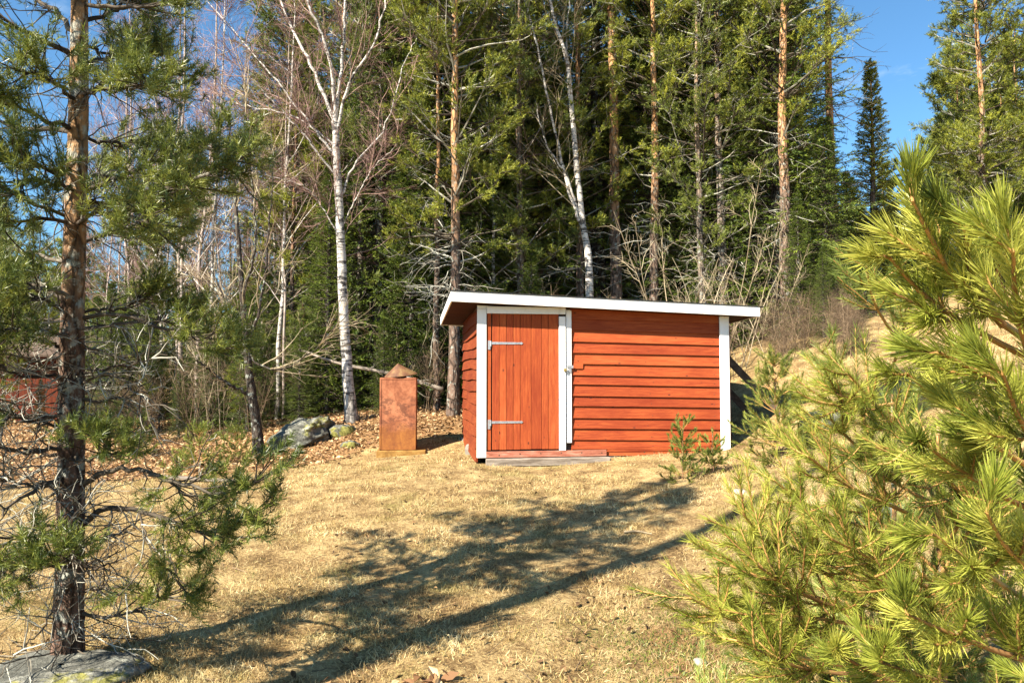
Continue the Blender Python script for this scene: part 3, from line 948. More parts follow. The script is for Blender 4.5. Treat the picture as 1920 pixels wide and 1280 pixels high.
def forest_pine(seed, H=15., cf=.5, R=1.9, r0=.13, nb=46, ndead=16, mat=None, bark=None, name='forest_pine', lean=(0, 0), crown_top=1.0, wn_=.0125, nn=17, cone=0, t2=(.5, 1.0), n3=5, deadpale=False, nlow=0, trk=None, pot=.5):
    rng = np.random.RandomState(seed)
    root = empty(name)
    T = trk if trk is not None else trunk_curve(rng, H, 18, .035, lean)
    t = np.linspace(0, 1, len(T))
    Rt = r0 * (1 - .88 * t) * (1 + .25 * np.exp(-t * 40))
    u = np.sort(rng.random(nb)) ** .9
    h = cf + (crown_top - cf) * u
    p, _ = samp(T[None], np.zeros(nb, int), h)
    az = rng.random(nb) * 2 * math.pi + np.arange(nb) * 2.4
    el = rng.uniform(-.05, .45, nb) + u * .5
    L = R * (np.sin(math.pi * (0.12 + .83 * u)) ** pot * .8 + .2) * rng.uniform(.6, 1.15, nb) * (1 - .45 * u ** 3)
    if cone: L = R * (1 - u) ** cone * rng.uniform(.7, 1.15, nb) + .12
    d = np.stack([np.cos(az) * np.cos(el), np.sin(az) * np.cos(el), np.sin(el)], -1)
    B1 = grow(rng, p, d, L, 5, .12, .05)
    B2, B3 = needle_shoots_pine(rng, B1, 9, .36, n3, .16, .6, t2)
    br = Buf()
    tubes(B1, np.linspace(.024, .006, 6)[None] * (r0 / .13), 4, br, rng.random(nb))
    tubes(B2, np.linspace(.009, .003, 4)[None], 3, br, rng.random(len(B2)))
    # dead branches under the crown
    hd = rng.uniform(.14, cf + .05, ndead)
    p, _ = samp(T[None], np.zeros(ndead, int), hd)
    az = rng.random(ndead) * 6.28
    el = rng.uniform(-.35, .25, ndead)
    D1 = grow(rng, p, np.stack([np.cos(az) * np.cos(el), np.sin(az) * np.cos(el), np.sin(el)], -1), rng.uniform(.3, 1.6, ndead), 5, .2, .0)
    di = np.repeat(np.arange(ndead), 4)
    pp, dd = kids(rng, D1, di, rng.uniform(.2, 1, len(di)), .8, .3)
    D2 = grow(rng, pp, dd, rng.uniform(.15, .5, len(di)), 3, .2)
    tubes(D1, np.linspace(.013, .004, 6)[None], 3, br, .5 + .5 * rng.random(ndead))
    tubes(D2, np.linspace(.005, .002, 4)[None], 3, br, .5 + .5 * rng.random(len(di)))
    cb = needles(rng, B3, nn, .075, wn_, (.35, 1.15), 0, 1, None)
    needles(rng, B2[:, 2:], 10, .075, wn_, (.35, 1.1), 0, 1, cb)
    return double(build_tree(root, T, Rt, br, cb, bark or BARK_P, TWIG_LICHEN, mat or NEEDLE_P))

def spruce(seed, H=8., R=1.5, name='spruce', droop=.0, wn_=.0125, base=.04, mat=None, bark=None):
    rng = np.random.RandomState(seed)
    root = empty(name)
    T = trunk_curve(rng, H, 14, .015)
    t = np.linspace(0, 1, 14)
    whorls = np.arange(base * H, H * .985, .21)
    hz, az, L, el = [], [], [], []
    for z in whorls:
        u = z / H
        n = 6 if u < .8 else 5
        a0 = rng.random() * 6.28
        for k in range(n):
            hz.append(u + rng.normal(0, .004)); az.append(a0 + k * 6.28 / n + rng.normal(0, .25))
            L.append(R * (1 - u) ** .78 * rng.uniform(.65, 1.12) + .06)
            el.append(-.35 + u * .95 + rng.normal(0, .1) - droop)
    hz, az, L, el = map(np.array, (hz, az, L, el))
    p, _ = samp(T[None], np.zeros(len(hz), int), hz)
    B1 = grow(rng, p, np.stack([np.cos(az) * np.cos(el), np.sin(az) * np.cos(el), np.sin(el)], -1), L, 4, .06, np.full(len(hz), .05))
    n2 = 9
    idx = np.repeat(np.arange(len(B1)), n2)
    tt = rng.uniform(.18, 1, len(idx))
    p2, d2 = kids(rng, B1, idx, tt, rng.uniform(.6, 1.0, len(idx)), .8)
    B2 = grow(rng, p2, d2, L[idx] * .42 * (1.15 - tt) + .07, 2, .1, np.full(len(idx), -.16))
    br = tubes(B1, np.linspace(.016, .004, 5)[None], 3)
    cb = needles(rng, B2, 20, .052, wn_, (.4, 1.1), 0, 1, None)
    needles(rng, B1[:, 1:], 20, .052, wn_, (.4, 1.1), 0, 1, cb)
    return double(build_tree(root, T, .016 * H * (1 - .93 * t), br, cb, bark or BARK_D, TWIG_DARK, mat or NEEDLE_S, 8), 2.2, .09)

def bare_tree(seed, H=9., name='bare_tree', r0=.06, bark=None, twig=None, nl=16, lf=.25, spread=.5, limbL=.32, up=.06, twn=7, trk=None, tw=.0022, nsec=8):
    rng = np.random.RandomState(seed)
    root = empty(name)
    T = trk if trk is not None else trunk_curve(rng, H, 18, .05, (rng.uniform(-.05, .05), rng.uniform(-.05, .05)))
    t = np.linspace(0, 1, len(T))
    Rt = r0 * (1 - .9 * t) + .004
    u = np.linspace(lf, .97, nl) + rng.normal(0, .02, nl)
    p, _ = samp(T[None], np.zeros(nl, int), u)
    az = rng.random(nl) * 6.28
    el = rng.uniform(.35, 1.05, nl)
    L = H * limbL * (1.1 - u) * rng.uniform(.6, 1.2, nl) + .3
    B1 = grow(rng, p, np.stack([np.cos(az) * np.cos(el), np.sin(az) * np.cos(el), np.sin(el)], -1), L, 7, .09, up)
    rb = (r0 * .42 * (1.15 - u))[:, None] * np.linspace(1, .18, 8)[None]
    i2 = np.repeat(np.arange(nl), nsec)
    t2 = rng.uniform(.15, 1, len(i2))
    p2, d2 = kids(rng, B1, i2, t2, rng.uniform(.4, .8, len(i2)))
    B2 = grow(rng, p2, d2, L[i2] * .45 * (1.2 - t2) * rng.uniform(.5, 1.2, len(i2)) + .12, 5, .12, up * .6)
    i3 = np.repeat(np.arange(len(B2)), twn)
    p3, d3 = kids(rng, B2, i3, rng.uniform(.1, 1, len(i3)), rng.uniform(.35, .8, len(i3)))
    B3 = grow(rng, p3, d3, rng.uniform(.12, .5, len(i3)), 3, .14, 0)
    limb = tubes(B1, rb, 5, None, rng.random(nl))
    tb = tubes(B2, np.linspace(tw * 2.2, tw, 6)[None], 3, None, rng.random(len(B2)))
    tubes(B3, np.linspace(tw * 1.2, tw * .7, 4)[None], 3, tb, rng.random(len(B3)))
    b = tubes(T[None], Rt[None], 9)
    b.obj('trunk', bark or BARK_B, root, True)
    limb.obj('limbs', bark or BARK_B, root, True)
    tb.obj('twigs', twig or TWIG_BIRCH, root)
    return root

def shrub(seed, H=3., ns_=7, name='bare_sapling', twig=None, r=.012, spread=.25):
    rng = np.random.RandomState(seed)
    p = rng.normal(0, .12, (ns_, 3)); p[:, 2] = -.08
    az = rng.random(ns_) * 6.28
    el = rng.uniform(1.1, 1.5, ns_)
    Ls = H * rng.uniform(.55, 1.1, ns_)
    B1 = grow(rng, p, np.stack([np.cos(az) * np.cos(el), np.sin(az) * np.cos(el), np.sin(el)], -1), Ls, 9, .07, .04)
    i2 = np.repeat(np.arange(ns_), 9)
    t2 = rng.uniform(.2, 1, len(i2))
    p2, d2 = kids(rng, B1, i2, t2, rng.uniform(.4, .9, len(i2)))
    B2 = grow(rng, p2, d2, Ls[i2] * .3 * (1.25 - t2) * rng.uniform(.5, 1.3, len(i2)), 5, .16, .05)
    i3 = np.repeat(np.arange(len(B2)), 5)
    p3, d3 = kids(rng, B2, i3, rng.uniform(.15, 1, len(i3)), rng.uniform(.4, .9, len(i3)))
    B3 = grow(rng, p3, d3, rng.uniform(.1, .4, len(i3)), 3, .18, .03)
    root = empty(name)
    b = tubes(B1, r * np.linspace(1, .3, 10)[None], 5, None, rng.random(ns_))
    b.obj('stems', twig or TWIG_PALE, root)
    b = tubes(B2, r * np.linspace(.42, .18, 6)[None], 3, None, rng.random(len(B2)))
    tubes(B3, r * np.linspace(.22, .12, 4)[None], 3, b, rng.random(len(B3)))
    b.obj('twigs', twig or TWIG_PALE, root)
    return root

def young_pine(seed, H=1.8, name='young_pine', nn=90, ln=.05, w=.0016, R=.85, segs=2, whorl=.27, mat=None, first=.12, nside=4, upk=.10, elr=(.25, .7), extra=None, l2=.13, npw=6, tw=1.0):
    """whorled young pine with real needles"""
    rng = np.random.RandomState(seed)
    root = empty(name)
    T = trunk_curve(rng, H + .12, 14, .008)
    t = np.linspace(0, 1, 14)
    hz = np.arange(first, H - .08, whorl)
    az, L, el, hh = [], [], [], []
    for z in hz:
        u = z / H
        a0 = rng.random() * 6.28
        for k in range(npw):
            az.append(a0 + k * 6.28 / npw + rng.normal(0, .2)); hh.append((z + rng.normal(0, .02)) / H)
            L.append(R * (1 - u) ** .75 * rng.uniform(.7, 1.12) + .10)
            el.append(elr[0] + (elr[1] - elr[0]) * u + rng.normal(0, .1))
    az, L, el, hh = map(np.array, (az, L, el, hh))
    p, _ = samp(T[None], np.zeros(len(hh), int), np.clip(hh, 0, .98))
    B1 = grow(rng, p, np.stack([np.cos(az) * np.cos(el), np.sin(az) * np.cos(el), np.sin(el)], -1), L, 8, .05, upk * .5)
    if extra is not None:
        B1 = np.concatenate([B1, extra]); L = np.linalg.norm(B1[:, -1] - B1[:, 0], axis=-1)
    shoots, B2 = pine_shoots(rng, B1, L, nside, l2)
    lead = np.linspace(T[-3], T[-1], 4)[None]
    br = tubes(B1, np.linspace(.009, .0035, 9)[None] * (H / 1.8), 5, None, rng.random(len(B1)))
    tubes(B2, np.linspace(.0035, .002, 5)[None], 4, br, rng.random(len(B2)))
    cb = Buf()
    for P_ in shoots:
        needles(rng, P_, nn, ln, w, (.30, .78), 0, segs, cb, .2)
    needles(rng, lead, nn, ln, w, (.3, .7), 0, segs, cb, .2)
    b = tubes(T[None], (.011 * H * (1 - .85 * t))[None] + .003, 8)
    b.obj('trunk', BARK_Y, root, True)
    br.obj('branches', TWIG_ORANGE, root, True)
    cb.obj('crown', mat or NEEDLE_R, root)
    return root
def pine_shoots(rng, B1, L, nside, l2=.13):
    """needled lengths: outer part of every branch plus side shoots at the yearly nodes"""
    i2, t2 = [], []
    for k in range(len(B1)):
        nodes = np.arange(1.0, .15, -.17 / max(L[k], .2))[0:5]
        for tn in nodes:
            m = nside if tn < .99 else 1
            for j in range(m):
                i2.append(k); t2.append(min(tn, .995))
    i2, t2 = np.array(i2), np.array(t2)
    p2, d2 = kids(rng, B1, i2, t2, rng.uniform(.5, .85, len(i2)), .45)
    l = l2 * rng.uniform(.7, 1.3, len(i2)) + .22 * L[i2] * (1 - t2)
    B2 = grow(rng, p2, d2, l, 4, .05, .10)
    Bo = B1[:, 3:]
    Bo = np.stack([samp(B1, np.arange(len(B1)), np.full(len(B1), tt))[0] for tt in np.linspace(.45, 1, 5)], 1)
    return [B2, Bo], B2

# ------------------------------------------------------------------ forest prototypes
def z_place(o, x, y, s=1.0, rz=0.0, dz=-.05, tilt=(0, 0)):
    o.location = (float(x), float(y), float(gz(x, y)) + dz)
    o.scale = (s, s, s)
    o.rotation_euler = (tilt[0], tilt[1], rz)
USED = set()
def inst(proto, x, y, s, rz, label, cat, group=None, tilt=(0, 0)):
    o = proto
    if proto.name in USED: o = copy_tree(proto)
    else: USED.add(proto.name)
    z_place(o, x, y, s, rz, tilt=tilt)
    for k in ('label', 'category', 'group'):
        if k in o: del o[k]
    return tag(o, label, cat, group)
def XY(px, Y): return (px - 960) / FPX * Y

TP = [forest_pine(21, 15, .30, 2.0, nb=56), forest_pine(22, 14, .24, 1.8, .12, 56), forest_pine(23, 16, .36, 2.2, .15, 56, mat=NEEDLE_D, name='dark_pine'),
      forest_pine(24, 13, .22, 1.9, .11, 62, mat=NEEDLE_D, name='dark_pine', bark=BARK_G)]
MP = [forest_pine(31, 8.5, .22, 1.45, .075, 50, 10, name='small_pine', pot=.7), forest_pine(32, 7.5, .15, 1.35, .065, 50, 8, mat=NEEDLE_D, name='small_pine', pot=.8)]
SP = [spruce(41, 9, 1.7), spruce(42, 7, 1.35, droop=.1), spruce(43, 11, 1.9, droop=.15)]
BT = [bare_tree(51, 10, 'bare_birch', .042, BARK_T, nl=18, twn=9), bare_tree(52, 9, 'bare_birch', .034, BARK_T, twig=TWIG_BIRCH, nl=20, twn=9), bare_tree(53, 8, 'bare_tree', .03, BARK_G, TWIG_BROWN, nl=20, twn=9), bare_tree(54, 10, 'bare_birch', .05, nl=18)]
SH = [shrub(61, 3.2, r=.009), shrub(62, 2.4, 9, twig=TWIG_BROWN, r=.009), shrub(63, 4.2, 6, twig=TWIG_PALE, r=.015), shrub(64, 1.4, 14, 'dry_brush', TWIG_BROWN, .007), shrub(65, 4.6, 4, r=.014)]

rng = np.random.RandomState(77)
# named pines with their own trunks, from left to right
def H_of(px, py, Y): return at(px, py, Y)[2]
def place_trunk(proto, px_base, Y, label, s=1.0, rz=0.0, cat='pine tree', group=None, tilt=(0, 0)):
    return inst(proto, XY(px_base, Y), Y, s, rz, label, cat, group, tilt)
hero = forest_pine(101, 13, .24, 1.9, .13, 66, 22, name='forest_pine', nlow=3)
place_trunk(hero, 850, 14.0, 'orange-barked pine with yellow-green crown just left of the shed roof', .95, .4)
place_trunk(forest_pine(102, 12, .52, 1.2, .075, 40, 30, name='forest_pine'), 819, 14.6, 'thin pine with many dead side branches left of the shed', .95, 1.4)
place_trunk(forest_pine(103, 17, .56, 2.0, .155, 46, 14, mat=NEEDLE_D, name='forest_pine'), 1160, 16.5, 'thick straight orange-trunked pine behind the middle of the shed roof', 1.0, .2, tilt=(0, -.015))
place_trunk(TP[0], 1258, 18.5, 'slender orange-barked pine rising behind the pale saplings', .82, 2.2)
place_trunk(forest_pine(104, 14, .30, 2.2, .13, 58, 14, mat=NEEDLE_P, name='forest_pine', bark=BARK_G), 1356, 16.5, 'grey-trunked pine with broad crown behind the right part of the shed', .95, 3.2)
place_trunk(forest_pine(105, 16, .30, 2.1, .15, 56, 14, mat=NEEDLE_P), 1479, 15.5, 'tall sunlit orange pine right of the shed roof end', .9, 4.4, tilt=(0, -.02))
place_trunk(forest_pine(106, 17, .62, 1.7, .12, 32, 44, mat=NEEDLE_D, name='forest_pine'), 1566, 17.5, 'orange pine with bare dead side branches against the sky', 1.0, 0.3, tilt=(0, -.01))
place_trunk(spruce(107, 7.0, 1.05, 'pointed_conifer', -.15, .0125, .1, NEEDLE_P, BARK_P), 1643, 19.0, 'narrow pointed conifer standing alone against the blue sky', 1.0, 1.0, 'conifer')
place_trunk(forest_pine(108, 11.5, .20, 1.35, .11, 80, 8, mat=NEEDLE_P, cone=.45, t2=(.25, 1)), 1858, 18.5, 'large green pine at the right edge of the sky gap', 1.0, 2.0)
place_trunk(TP[1], 1950, 18.5, 'pine trunk with arching dead branches at the right edge', .95, .5)

# dark spruces behind the birch
place_trunk(SP[2], 712, 16.0, 'tall dark spruce behind the white birch', 1.12, .3, 'spruce tree')
place_trunk(SP[0], 615, 15.2, 'green spruce behind the boulder left of the birch trunk', .62, 1.3, 'spruce tree')
place_trunk(SP[1], 770, 15.4, 'dark spruce right of the birch behind the rusty box', .85, 2.0, 'spruce tree')
place_trunk(SP[1], 1555, 15.8, 'dark green spruce below the dead-branched pine', .70, 3.0, 'spruce tree')
place_trunk(SP[0], 1500, 15.2, 'bushy young spruce beside the sunlit orange pine', .36, 2.5, 'spruce tree')

for (px, Y, k, sc, lab) in ((585, 17.0, 1, .72, 'shorter dark spruce left of the birch, by the edge of the thicket'), (648, 16.8, 0, .80, 'dark spruce directly behind the birch trunk'), (682, 17.6, 2, .95, 'dark spruce just right of the birch trunk'),
                       (745, 17.2, 2, 1.05, 'tall dark spruce above and behind the rusty box'), (800, 16.4, 0, .95, 'dark spruce left of the orange-barked pine'), (900, 16.8, 0, 1.0, 'dark spruce behind the left roof corner'),
                       (985, 17.4, 2, 1.0, 'tall dark spruce above the shed door'), (1215, 17.6, 2, 1.0, 'tall dark spruce right of the thick middle pine'), (1410, 17.2, 0, 1.1, 'dark spruce between the grey and the sunlit pine'), (1540, 18.5, 0, .55, 'dark spruce at the left side of the sky gap')):
    inst(SP[k], XY(px, Y), Y, sc, px * .7, lab, 'spruce tree')
    taken_ = None
# forest fill: individuals
G_P, G_S, G_B, G_U = 'pines of the forest behind the shed', 'spruces of the forest behind the shed', 'bare birches in the left thicket', 'bare saplings at the forest edge'
taken = []
def free(x, y, r):
    for (a, b_, c) in taken:
        if (a - x) ** 2 + (b_ - y) ** 2 < (r + c) ** 2: return False
    taken.append((x, y, r)); return True
cnt = 0
tries = 0
while cnt < 135 and tries < 4000:
    tries += 1
    Y = rng.uniform(18, 46) if cnt > 55 else rng.uniform(16, 22)
    px = rng.uniform(540, 1490)
    x = XY(px, Y)
    if not free(x, Y, .55): continue
    k = rng.random()
    if k < .30:
        inst(SP[rng.randint(3)], x, Y, rng.uniform(.8, 1.5), rng.random() * 6.28, 'dark spruce standing among the trunks behind the shed', 'spruce tree', G_S)
    elif k < .68:
        inst(TP[rng.randint(4)], x, Y, rng.uniform(.75, 1.15), rng.random() * 6.28, 'pine standing among the trunks behind the shed', 'pine tree', G_P)
    else:
        inst(MP[rng.randint(2)], x, Y, rng.uniform(.8, 1.3), rng.random() * 6.28, 'small pine standing in the shade of the forest behind the shed', 'pine tree', 'small pines in the forest')
    cnt += 1
# left: low conifers behind, bare birches in front
cnt = 0
while cnt < 46:
    Y = rng.uniform(19, 45); px = rng.uniform(-160, 560); x = XY(px, Y)
    if not free(x, Y, .5): continue
    top = H_of(px, rng.uniform(450, 600), Y) - float(gz(x, Y))
    pr = [MP[0], MP[1], SP[1], SP[0]][rng.randint(4)]
    hp = {MP[0].name: 8.5, MP[1].name: 7.5, SP[1].name: 7, SP[0].name: 9}[pr.name]
    inst(pr, x, Y, max(.3, top / hp), rng.random() * 6.28, 'low conifer far back in the thicket at left', 'conifer', 'low conifers behind the left thicket')
    cnt += 1
cnt = 0
while cnt < 24:
    Y = rng.uniform(15.5, 27); px = rng.uniform(190, 600); x = XY(px, Y)
    if not free(x, Y, .25): continue
    inst(BT[rng.randint(3)], x, Y, rng.uniform(.8, 1.35), rng.random() * 6.28, 'thin leafless birch in the thicket left of the big birch', 'birch tree', G_B)
    cnt += 1
# right: lower treeline beyond the slope
cnt = 0
while cnt < 72:
    Y = rng.uniform(19, 40); px = rng.uniform(1570, 2080); x = XY(px, Y)
    if not free(x, Y, .45): continue
    top = H_of(px, rng.uniform(300, 420) if px < 1800 else rng.uniform(30, 330), Y) - float(gz(x, Y))
    pr, hp = [(MP[0], 8.5), (MP[1], 7.5), (SP[0], 9), (SP[1], 7)][rng.randint(4)]
    inst(pr, x, Y, max(.3, top / hp), rng.random() * 6.28, 'pine or spruce in the treeline beyond the slope at right', 'conifer', 'treeline beyond the slope')
    cnt += 1
for k in range(75):
    Y = rng.uniform(23, 42); px = rng.uniform(560, 1540); x = XY(px, Y)
    if not free(x, Y, .45): continue
    inst(SP[rng.randint(3)], x, Y, rng.uniform(1.0, 1.6), rng.random() * 6.28, 'dark spruce standing deep in the forest', 'spruce tree', 'spruces deep in the forest')
# far-off wood closes the gaps low down
for k in range(90):
    Y = rng.uniform(46, 85); px = rng.uniform(-100, 2020); x = XY(px, Y)
    inst([SP[0], MP[0], TP[3], SP[2]][rng.randint(4)], x, Y, rng.uniform(.9, 1.2), rng.random() * 6.28, 'distant conifer at the back of the forest', 'conifer', 'distant conifers')
for (px, Y, k, sc, lab) in ((8, 14.6, 0, .30, 'bushy small pine in front of the red outbuilding at the picture edge'), (78, 15.2, 1, .17, 'knee-high spruce in front of the red outbuilding wall'), (150, 15.0, 1, .36, 'small spruce at the right corner of the red outbuilding')):
    inst((MP + SP)[k if k == 0 else 3], XY(px, Y), Y, sc, k + .5, lab, 'young conifer')
# saplings and brush at the forest edge
for (px, Y, k, s) in ((1290, 14.2, 4, 1.05), (1240, 14.0, 4, .8), (1335, 14.6, 4, .95), (1390, 14.0, 4, .8), (1200, 14.8, 0, .7), (1430, 14.6, 4, .7),
                      (1365, 13.6, 1, .8), (800, 14.2, 1, .8), (745, 14.8, 0, .7), (940, 15.0, 4, .7), (1010, 15.4, 0, .8), (1070, 15.0, 1, 1.0)):
    inst(SH[k], XY(px, Y), Y, s, rng.random() * 6.28, 'pale leafless saplings standing behind the shed', 'sapling', 'pale saplings behind the shed')
for k in range(26):
    Y = rng.uniform(14.0, 18.5); px = rng.uniform(170, 575)
    inst([SP[1], MP[1], MP[0], SP[0]][rng.randint(4)], XY(px, Y), Y, rng.uniform(.18, .42), rng.random() * 6.28, 'young conifer', 'conifer', 'low conifers behind the left thicket')
cnt = 0
while cnt < 22:
    Y = rng.uniform(12.6, 18); px = rng.uniform(150, 600); x = XY(px, Y)
    if litter(x, Y) < .9 or (px > 500 and Y < 13.6): continue
    inst(SH[[1, 1, 0, 4][rng.randint(4)]], x, Y, rng.uniform(.6, 1.1), rng.random() * 6.28, 'tangled leafless undergrowth bush in the thicket at left', 'bush', 'undergrowth bushes in the left thicket')
    cnt += 1
for k in range(14):
    Y = rng.uniform(12.2, 15); px = rng.uniform(1440, 1640)
    inst(SH[3], XY(px, Y), Y, rng.uniform(.5, .9), rng.random() * 6.28, 'dry brown brush on the slope right of the shed', 'brush', 'dry brush on the slope')
for k in range(40):
    Y = rng.uniform(13.6, 19); px = rng.choice([rng.uniform(560, 830), rng.uniform(900, 1600), rng.uniform(150, 560), rng.uniform(150, 560)])
    inst([SP[1], MP[1], SP[0]][rng.randint(3)], XY(px, Y), Y, rng.uniform(.2, .42), rng.random() * 6.28, 'knee to head high young conifer under the forest edge', 'young conifer', 'young conifers under the forest edge')

# ------------------------------------------------------------------ hand-placed bare trees
def hero_bare(name, label, base_px, Y0, limbs, bark, twig, seed, nsec=9, ntw=9, cat='birch tree', tw=.0026, tl=(.2, .75), sides=12, sec_len=1.0):
    """limbs: list of (pixel polyline, Y at end, r start, r end); first is the trunk"""
    rng = np.random.RandomState(seed)
    base = at(*base_px, Y0)
    base[2] = float(gz(base[0], Y0)) - .06
    root = empty(name, base, 0, label, cat)
    tb = Buf(); lb = Buf(); allB = []
    for k, (pl_, Ys, Ye, r0, r1) in enumerate(limbs):
        n = len(pl_)
        pts = np.array([at(x, y, Ys + (Ye - Ys) * i / max(1, n - 1)) for i, (x, y) in enumerate(pl_)])
        if k == 0: pts[0, 2] = base[2]
        c = dens(pts, 24) - base
        c = c + np.vstack([np.zeros(3), rng.normal(0, .012 if k else .006, (23, 3))])
        rr = np.linspace(r0, r1, 24) * (.88 if k == 0 else .72)
        if k == 0:
            rr = rr * (1 + .35 * np.exp(-np.arange(24) / 1.2))
        if k: tubes(c[None], rr[None], 8).obj('limb', bark, root, True)
        else: tubes(c[None], rr[None], sides, tb)
        allB.append(c if k else c[10:][np.linspace(0, 13, 24).astype(int)])
    tb.obj('trunk', bark, root, True)
    B = np.stack(allB)
    Lb = np.linalg.norm(B[:, -1] - B[:, 0], axis=-1)
    i2 = np.repeat(np.arange(len(B)), nsec)
    t2 = rng.uniform(.12, 1, len(i2))
    p2, d2 = kids(rng, B, i2, t2, rng.uniform(.4, .85, len(i2)))
    B2 = grow(rng, p2, d2, sec_len * (Lb[i2] * .3 * (1.25 - t2) * rng.uniform(.5, 1.3, len(i2)) + .3), 7, .11, .04)
    i3 = np.repeat(np.arange(len(B2)), ntw)
    p3, d3 = kids(rng, B2, i3, rng.uniform(.1, 1, len(i3)), rng.uniform(.35, .8, len(i3)))
    B3 = grow(rng, p3, d3, rng.uniform(tl[0], tl[1], len(i3)), 5, .12, -.03)
    i4 = np.repeat(np.arange(len(B3)), 3)
    p4, d4 = kids(rng, B3, i4, rng.uniform(.1, .9, len(i4)), rng.uniform(.35, .8, len(i4)))
    B4 = grow(rng, p4, d4, rng.uniform(.08, .3, len(i4)), 2, .12, -.03)
    b = tubes(B2, np.linspace(tw * 3.5, tw * 1.3, 8)[None], 4, None, .4 + .6 * rng.random(len(B2)))
    tubes(B3, np.linspace(tw * 1.2, tw * .7, 6)[None], 3, b, rng.random(len(B3)))
    tubes(B4, np.linspace(tw * .8, tw * .5, 3)[None], 3, b, .7 * rng.random(len(B4)))
    b.obj('twigs', twig, root)
    return root
Yb = 13.3
hero_bare('white_birch', 'big white birch with black-scarred trunk standing behind the boulder', (660, 790), Yb, [
    ([(660, 792), (650, 680), (643, 560), (638, 430), (632, 310), (628, 215)], Yb, Yb, .125, .07),
    ([(628, 215), (622, 130), (602, 60), (575, 0), (555, -90)], Yb, Yb - .5, .055, .02),
    ([(629, 220), (642, 120), (647, 20), (645, -100)], Yb, Yb + .4, .055, .022),
    ([(627, 225), (592, 140), (552, 60), (518, -20), (500, -90)], Yb, Yb + .3, .05, .018),
    ([(632, 250), (655, 160), (700, 85), (722, 10), (740, -60)], Yb, Yb - .3, .045, .016),
    ([(638, 370), (668, 305), (720, 240), (757, 125), (782, 70)], Yb, Yb + .5, .035, .008),
    ([(628, 290), (575, 225), (500, 130), (440, 60), (380, -10)], Yb, Yb + .2, .035, .008),
    ([(636, 340), (560, 240), (490, 170), (440, 120)], Yb, Yb - .8, .028, .006),
    ([(634, 285), (600, 250), (540, 215), (470, 200), (420, 190)], Yb, Yb + .8, .024, .006),
    ([(646, 470), (600, 380), (560, 345), (500, 330)], Yb, Yb - .6, .02, .005),
    ([(645, 420), (690, 330), (745, 270)], Yb, Yb - .5, .02, .005)],
    BARK_B, TWIG_BIRCH, 201, 12, 10)
Yd = 12.0
hero_bare('dark_trunk_tree', 'leafless tree with black trunk and crooked limbs left of the boulder', (486, 850), Yd, [
    ([(487, 852), (480, 790), (470, 720), (463, 650), (455, 560), (447, 450), (438, 330)], Yd, Yd, .105, .03),
    ([(472, 745), (430, 720), (395, 695), (365, 672)], Yd, Yd - .6, .04, .02),
    ([(458, 600), (430, 560), (395, 530), (330, 512)], Yd, Yd + .4, .035, .01),
    ([(463, 650), (490, 560), (505, 420), (512, 300), (508, 200)], Yd, Yd + .3, .04, .008),
    ([(455, 560), (480, 450), (470, 330), (462, 230), (455, 160)], Yd, Yd - .4, .035, .008),
    ([(447, 450), (420, 420), (380, 380), (345, 350)], Yd, Yd + .2, .025, .006),
    ([(462, 660), (500, 690), (535, 690), (590, 655), (650, 590), (690, 540)], Yd, Yd - .4, .022, .006),
    ([(465, 680), (430, 610), (420, 560), (380, 470), (360, 400)], Yd, Yd - .2, .03, .006)],
    BARK_D, TWIG_PALE, 202, 9, 6, 'tree', .0028)
Yf = 15.5
hero_bare('forked_birch', 'white forked birch rising behind the middle of the shed roof', (1106, 600), Yf, [
    ([(1108, 640), (1104, 500), (1094, 430), (1083, 330), (1072, 200), (1062, 110), (1040, 40), (1020, -50)], Yf, Yf, .10, .03),
    ([(1094, 430), (1070, 370), (1045, 270), (1020, 150), (1000, 60), (975, -30)], Yf, Yf - .4, .05, .02),
    ([(1085, 400), (1060, 330), (1020, 260), (1005, 190)], Yf, Yf - .6, .04, .012),
    ([(1065, 130), (1062, 60), (1075, -40)], Yf, Yf + .4, .035, .015)],
    BARK_B, TWIG_PALE, 203, 8, 6)
# bare thin birch stems seen one by one
for i, (pxb, Y, top, lab) in enumerate(((305, 17.5, 300, 'thin straight birch stem right of the left pine, leftmost of the thin birches'), (395, 16.0, 410, 'slim leafless birch behind the black-trunked tree'),
                                 (520, 15.5, 515, 'slim leafless birch between the black trunk and the big birch'), (930, 16.2, 925, 'thin white birch behind the left end of the shed roof'))):
    o = inst(BT[3], XY(pxb, Y), Y, 1.0, i * 1.7, lab, 'birch tree')
# fallen trunk
b = Buf()
c = dens([at(560, 655, 14.6), at(640, 682, 14.4), at(740, 702, 14.2), at(830, 730, 14.0)], 20)
tubes(c[None], np.linspace(.025, .048, 20)[None], 9, b, cap=True)
rr = np.random.RandomState(5)
i2 = np.zeros(14, int)
p2, d2 = kids(rr, c[None], i2, rr.uniform(.1, .95, 14), .9)
b2 = tubes(grow(rr, p2, d2, rr.uniform(.2, .9, 14), 5, .2), np.linspace(.011, .004, 6)[None], 4)
lg = empty('fallen_trunk', (0, 0, 0), 0, 'grey fallen trunk hanging across the spruces behind the birch', 'fallen tree')
b.obj('trunk', GREYWOOD, lg, True); b2.obj('branches', TWIG_LICHEN, lg)

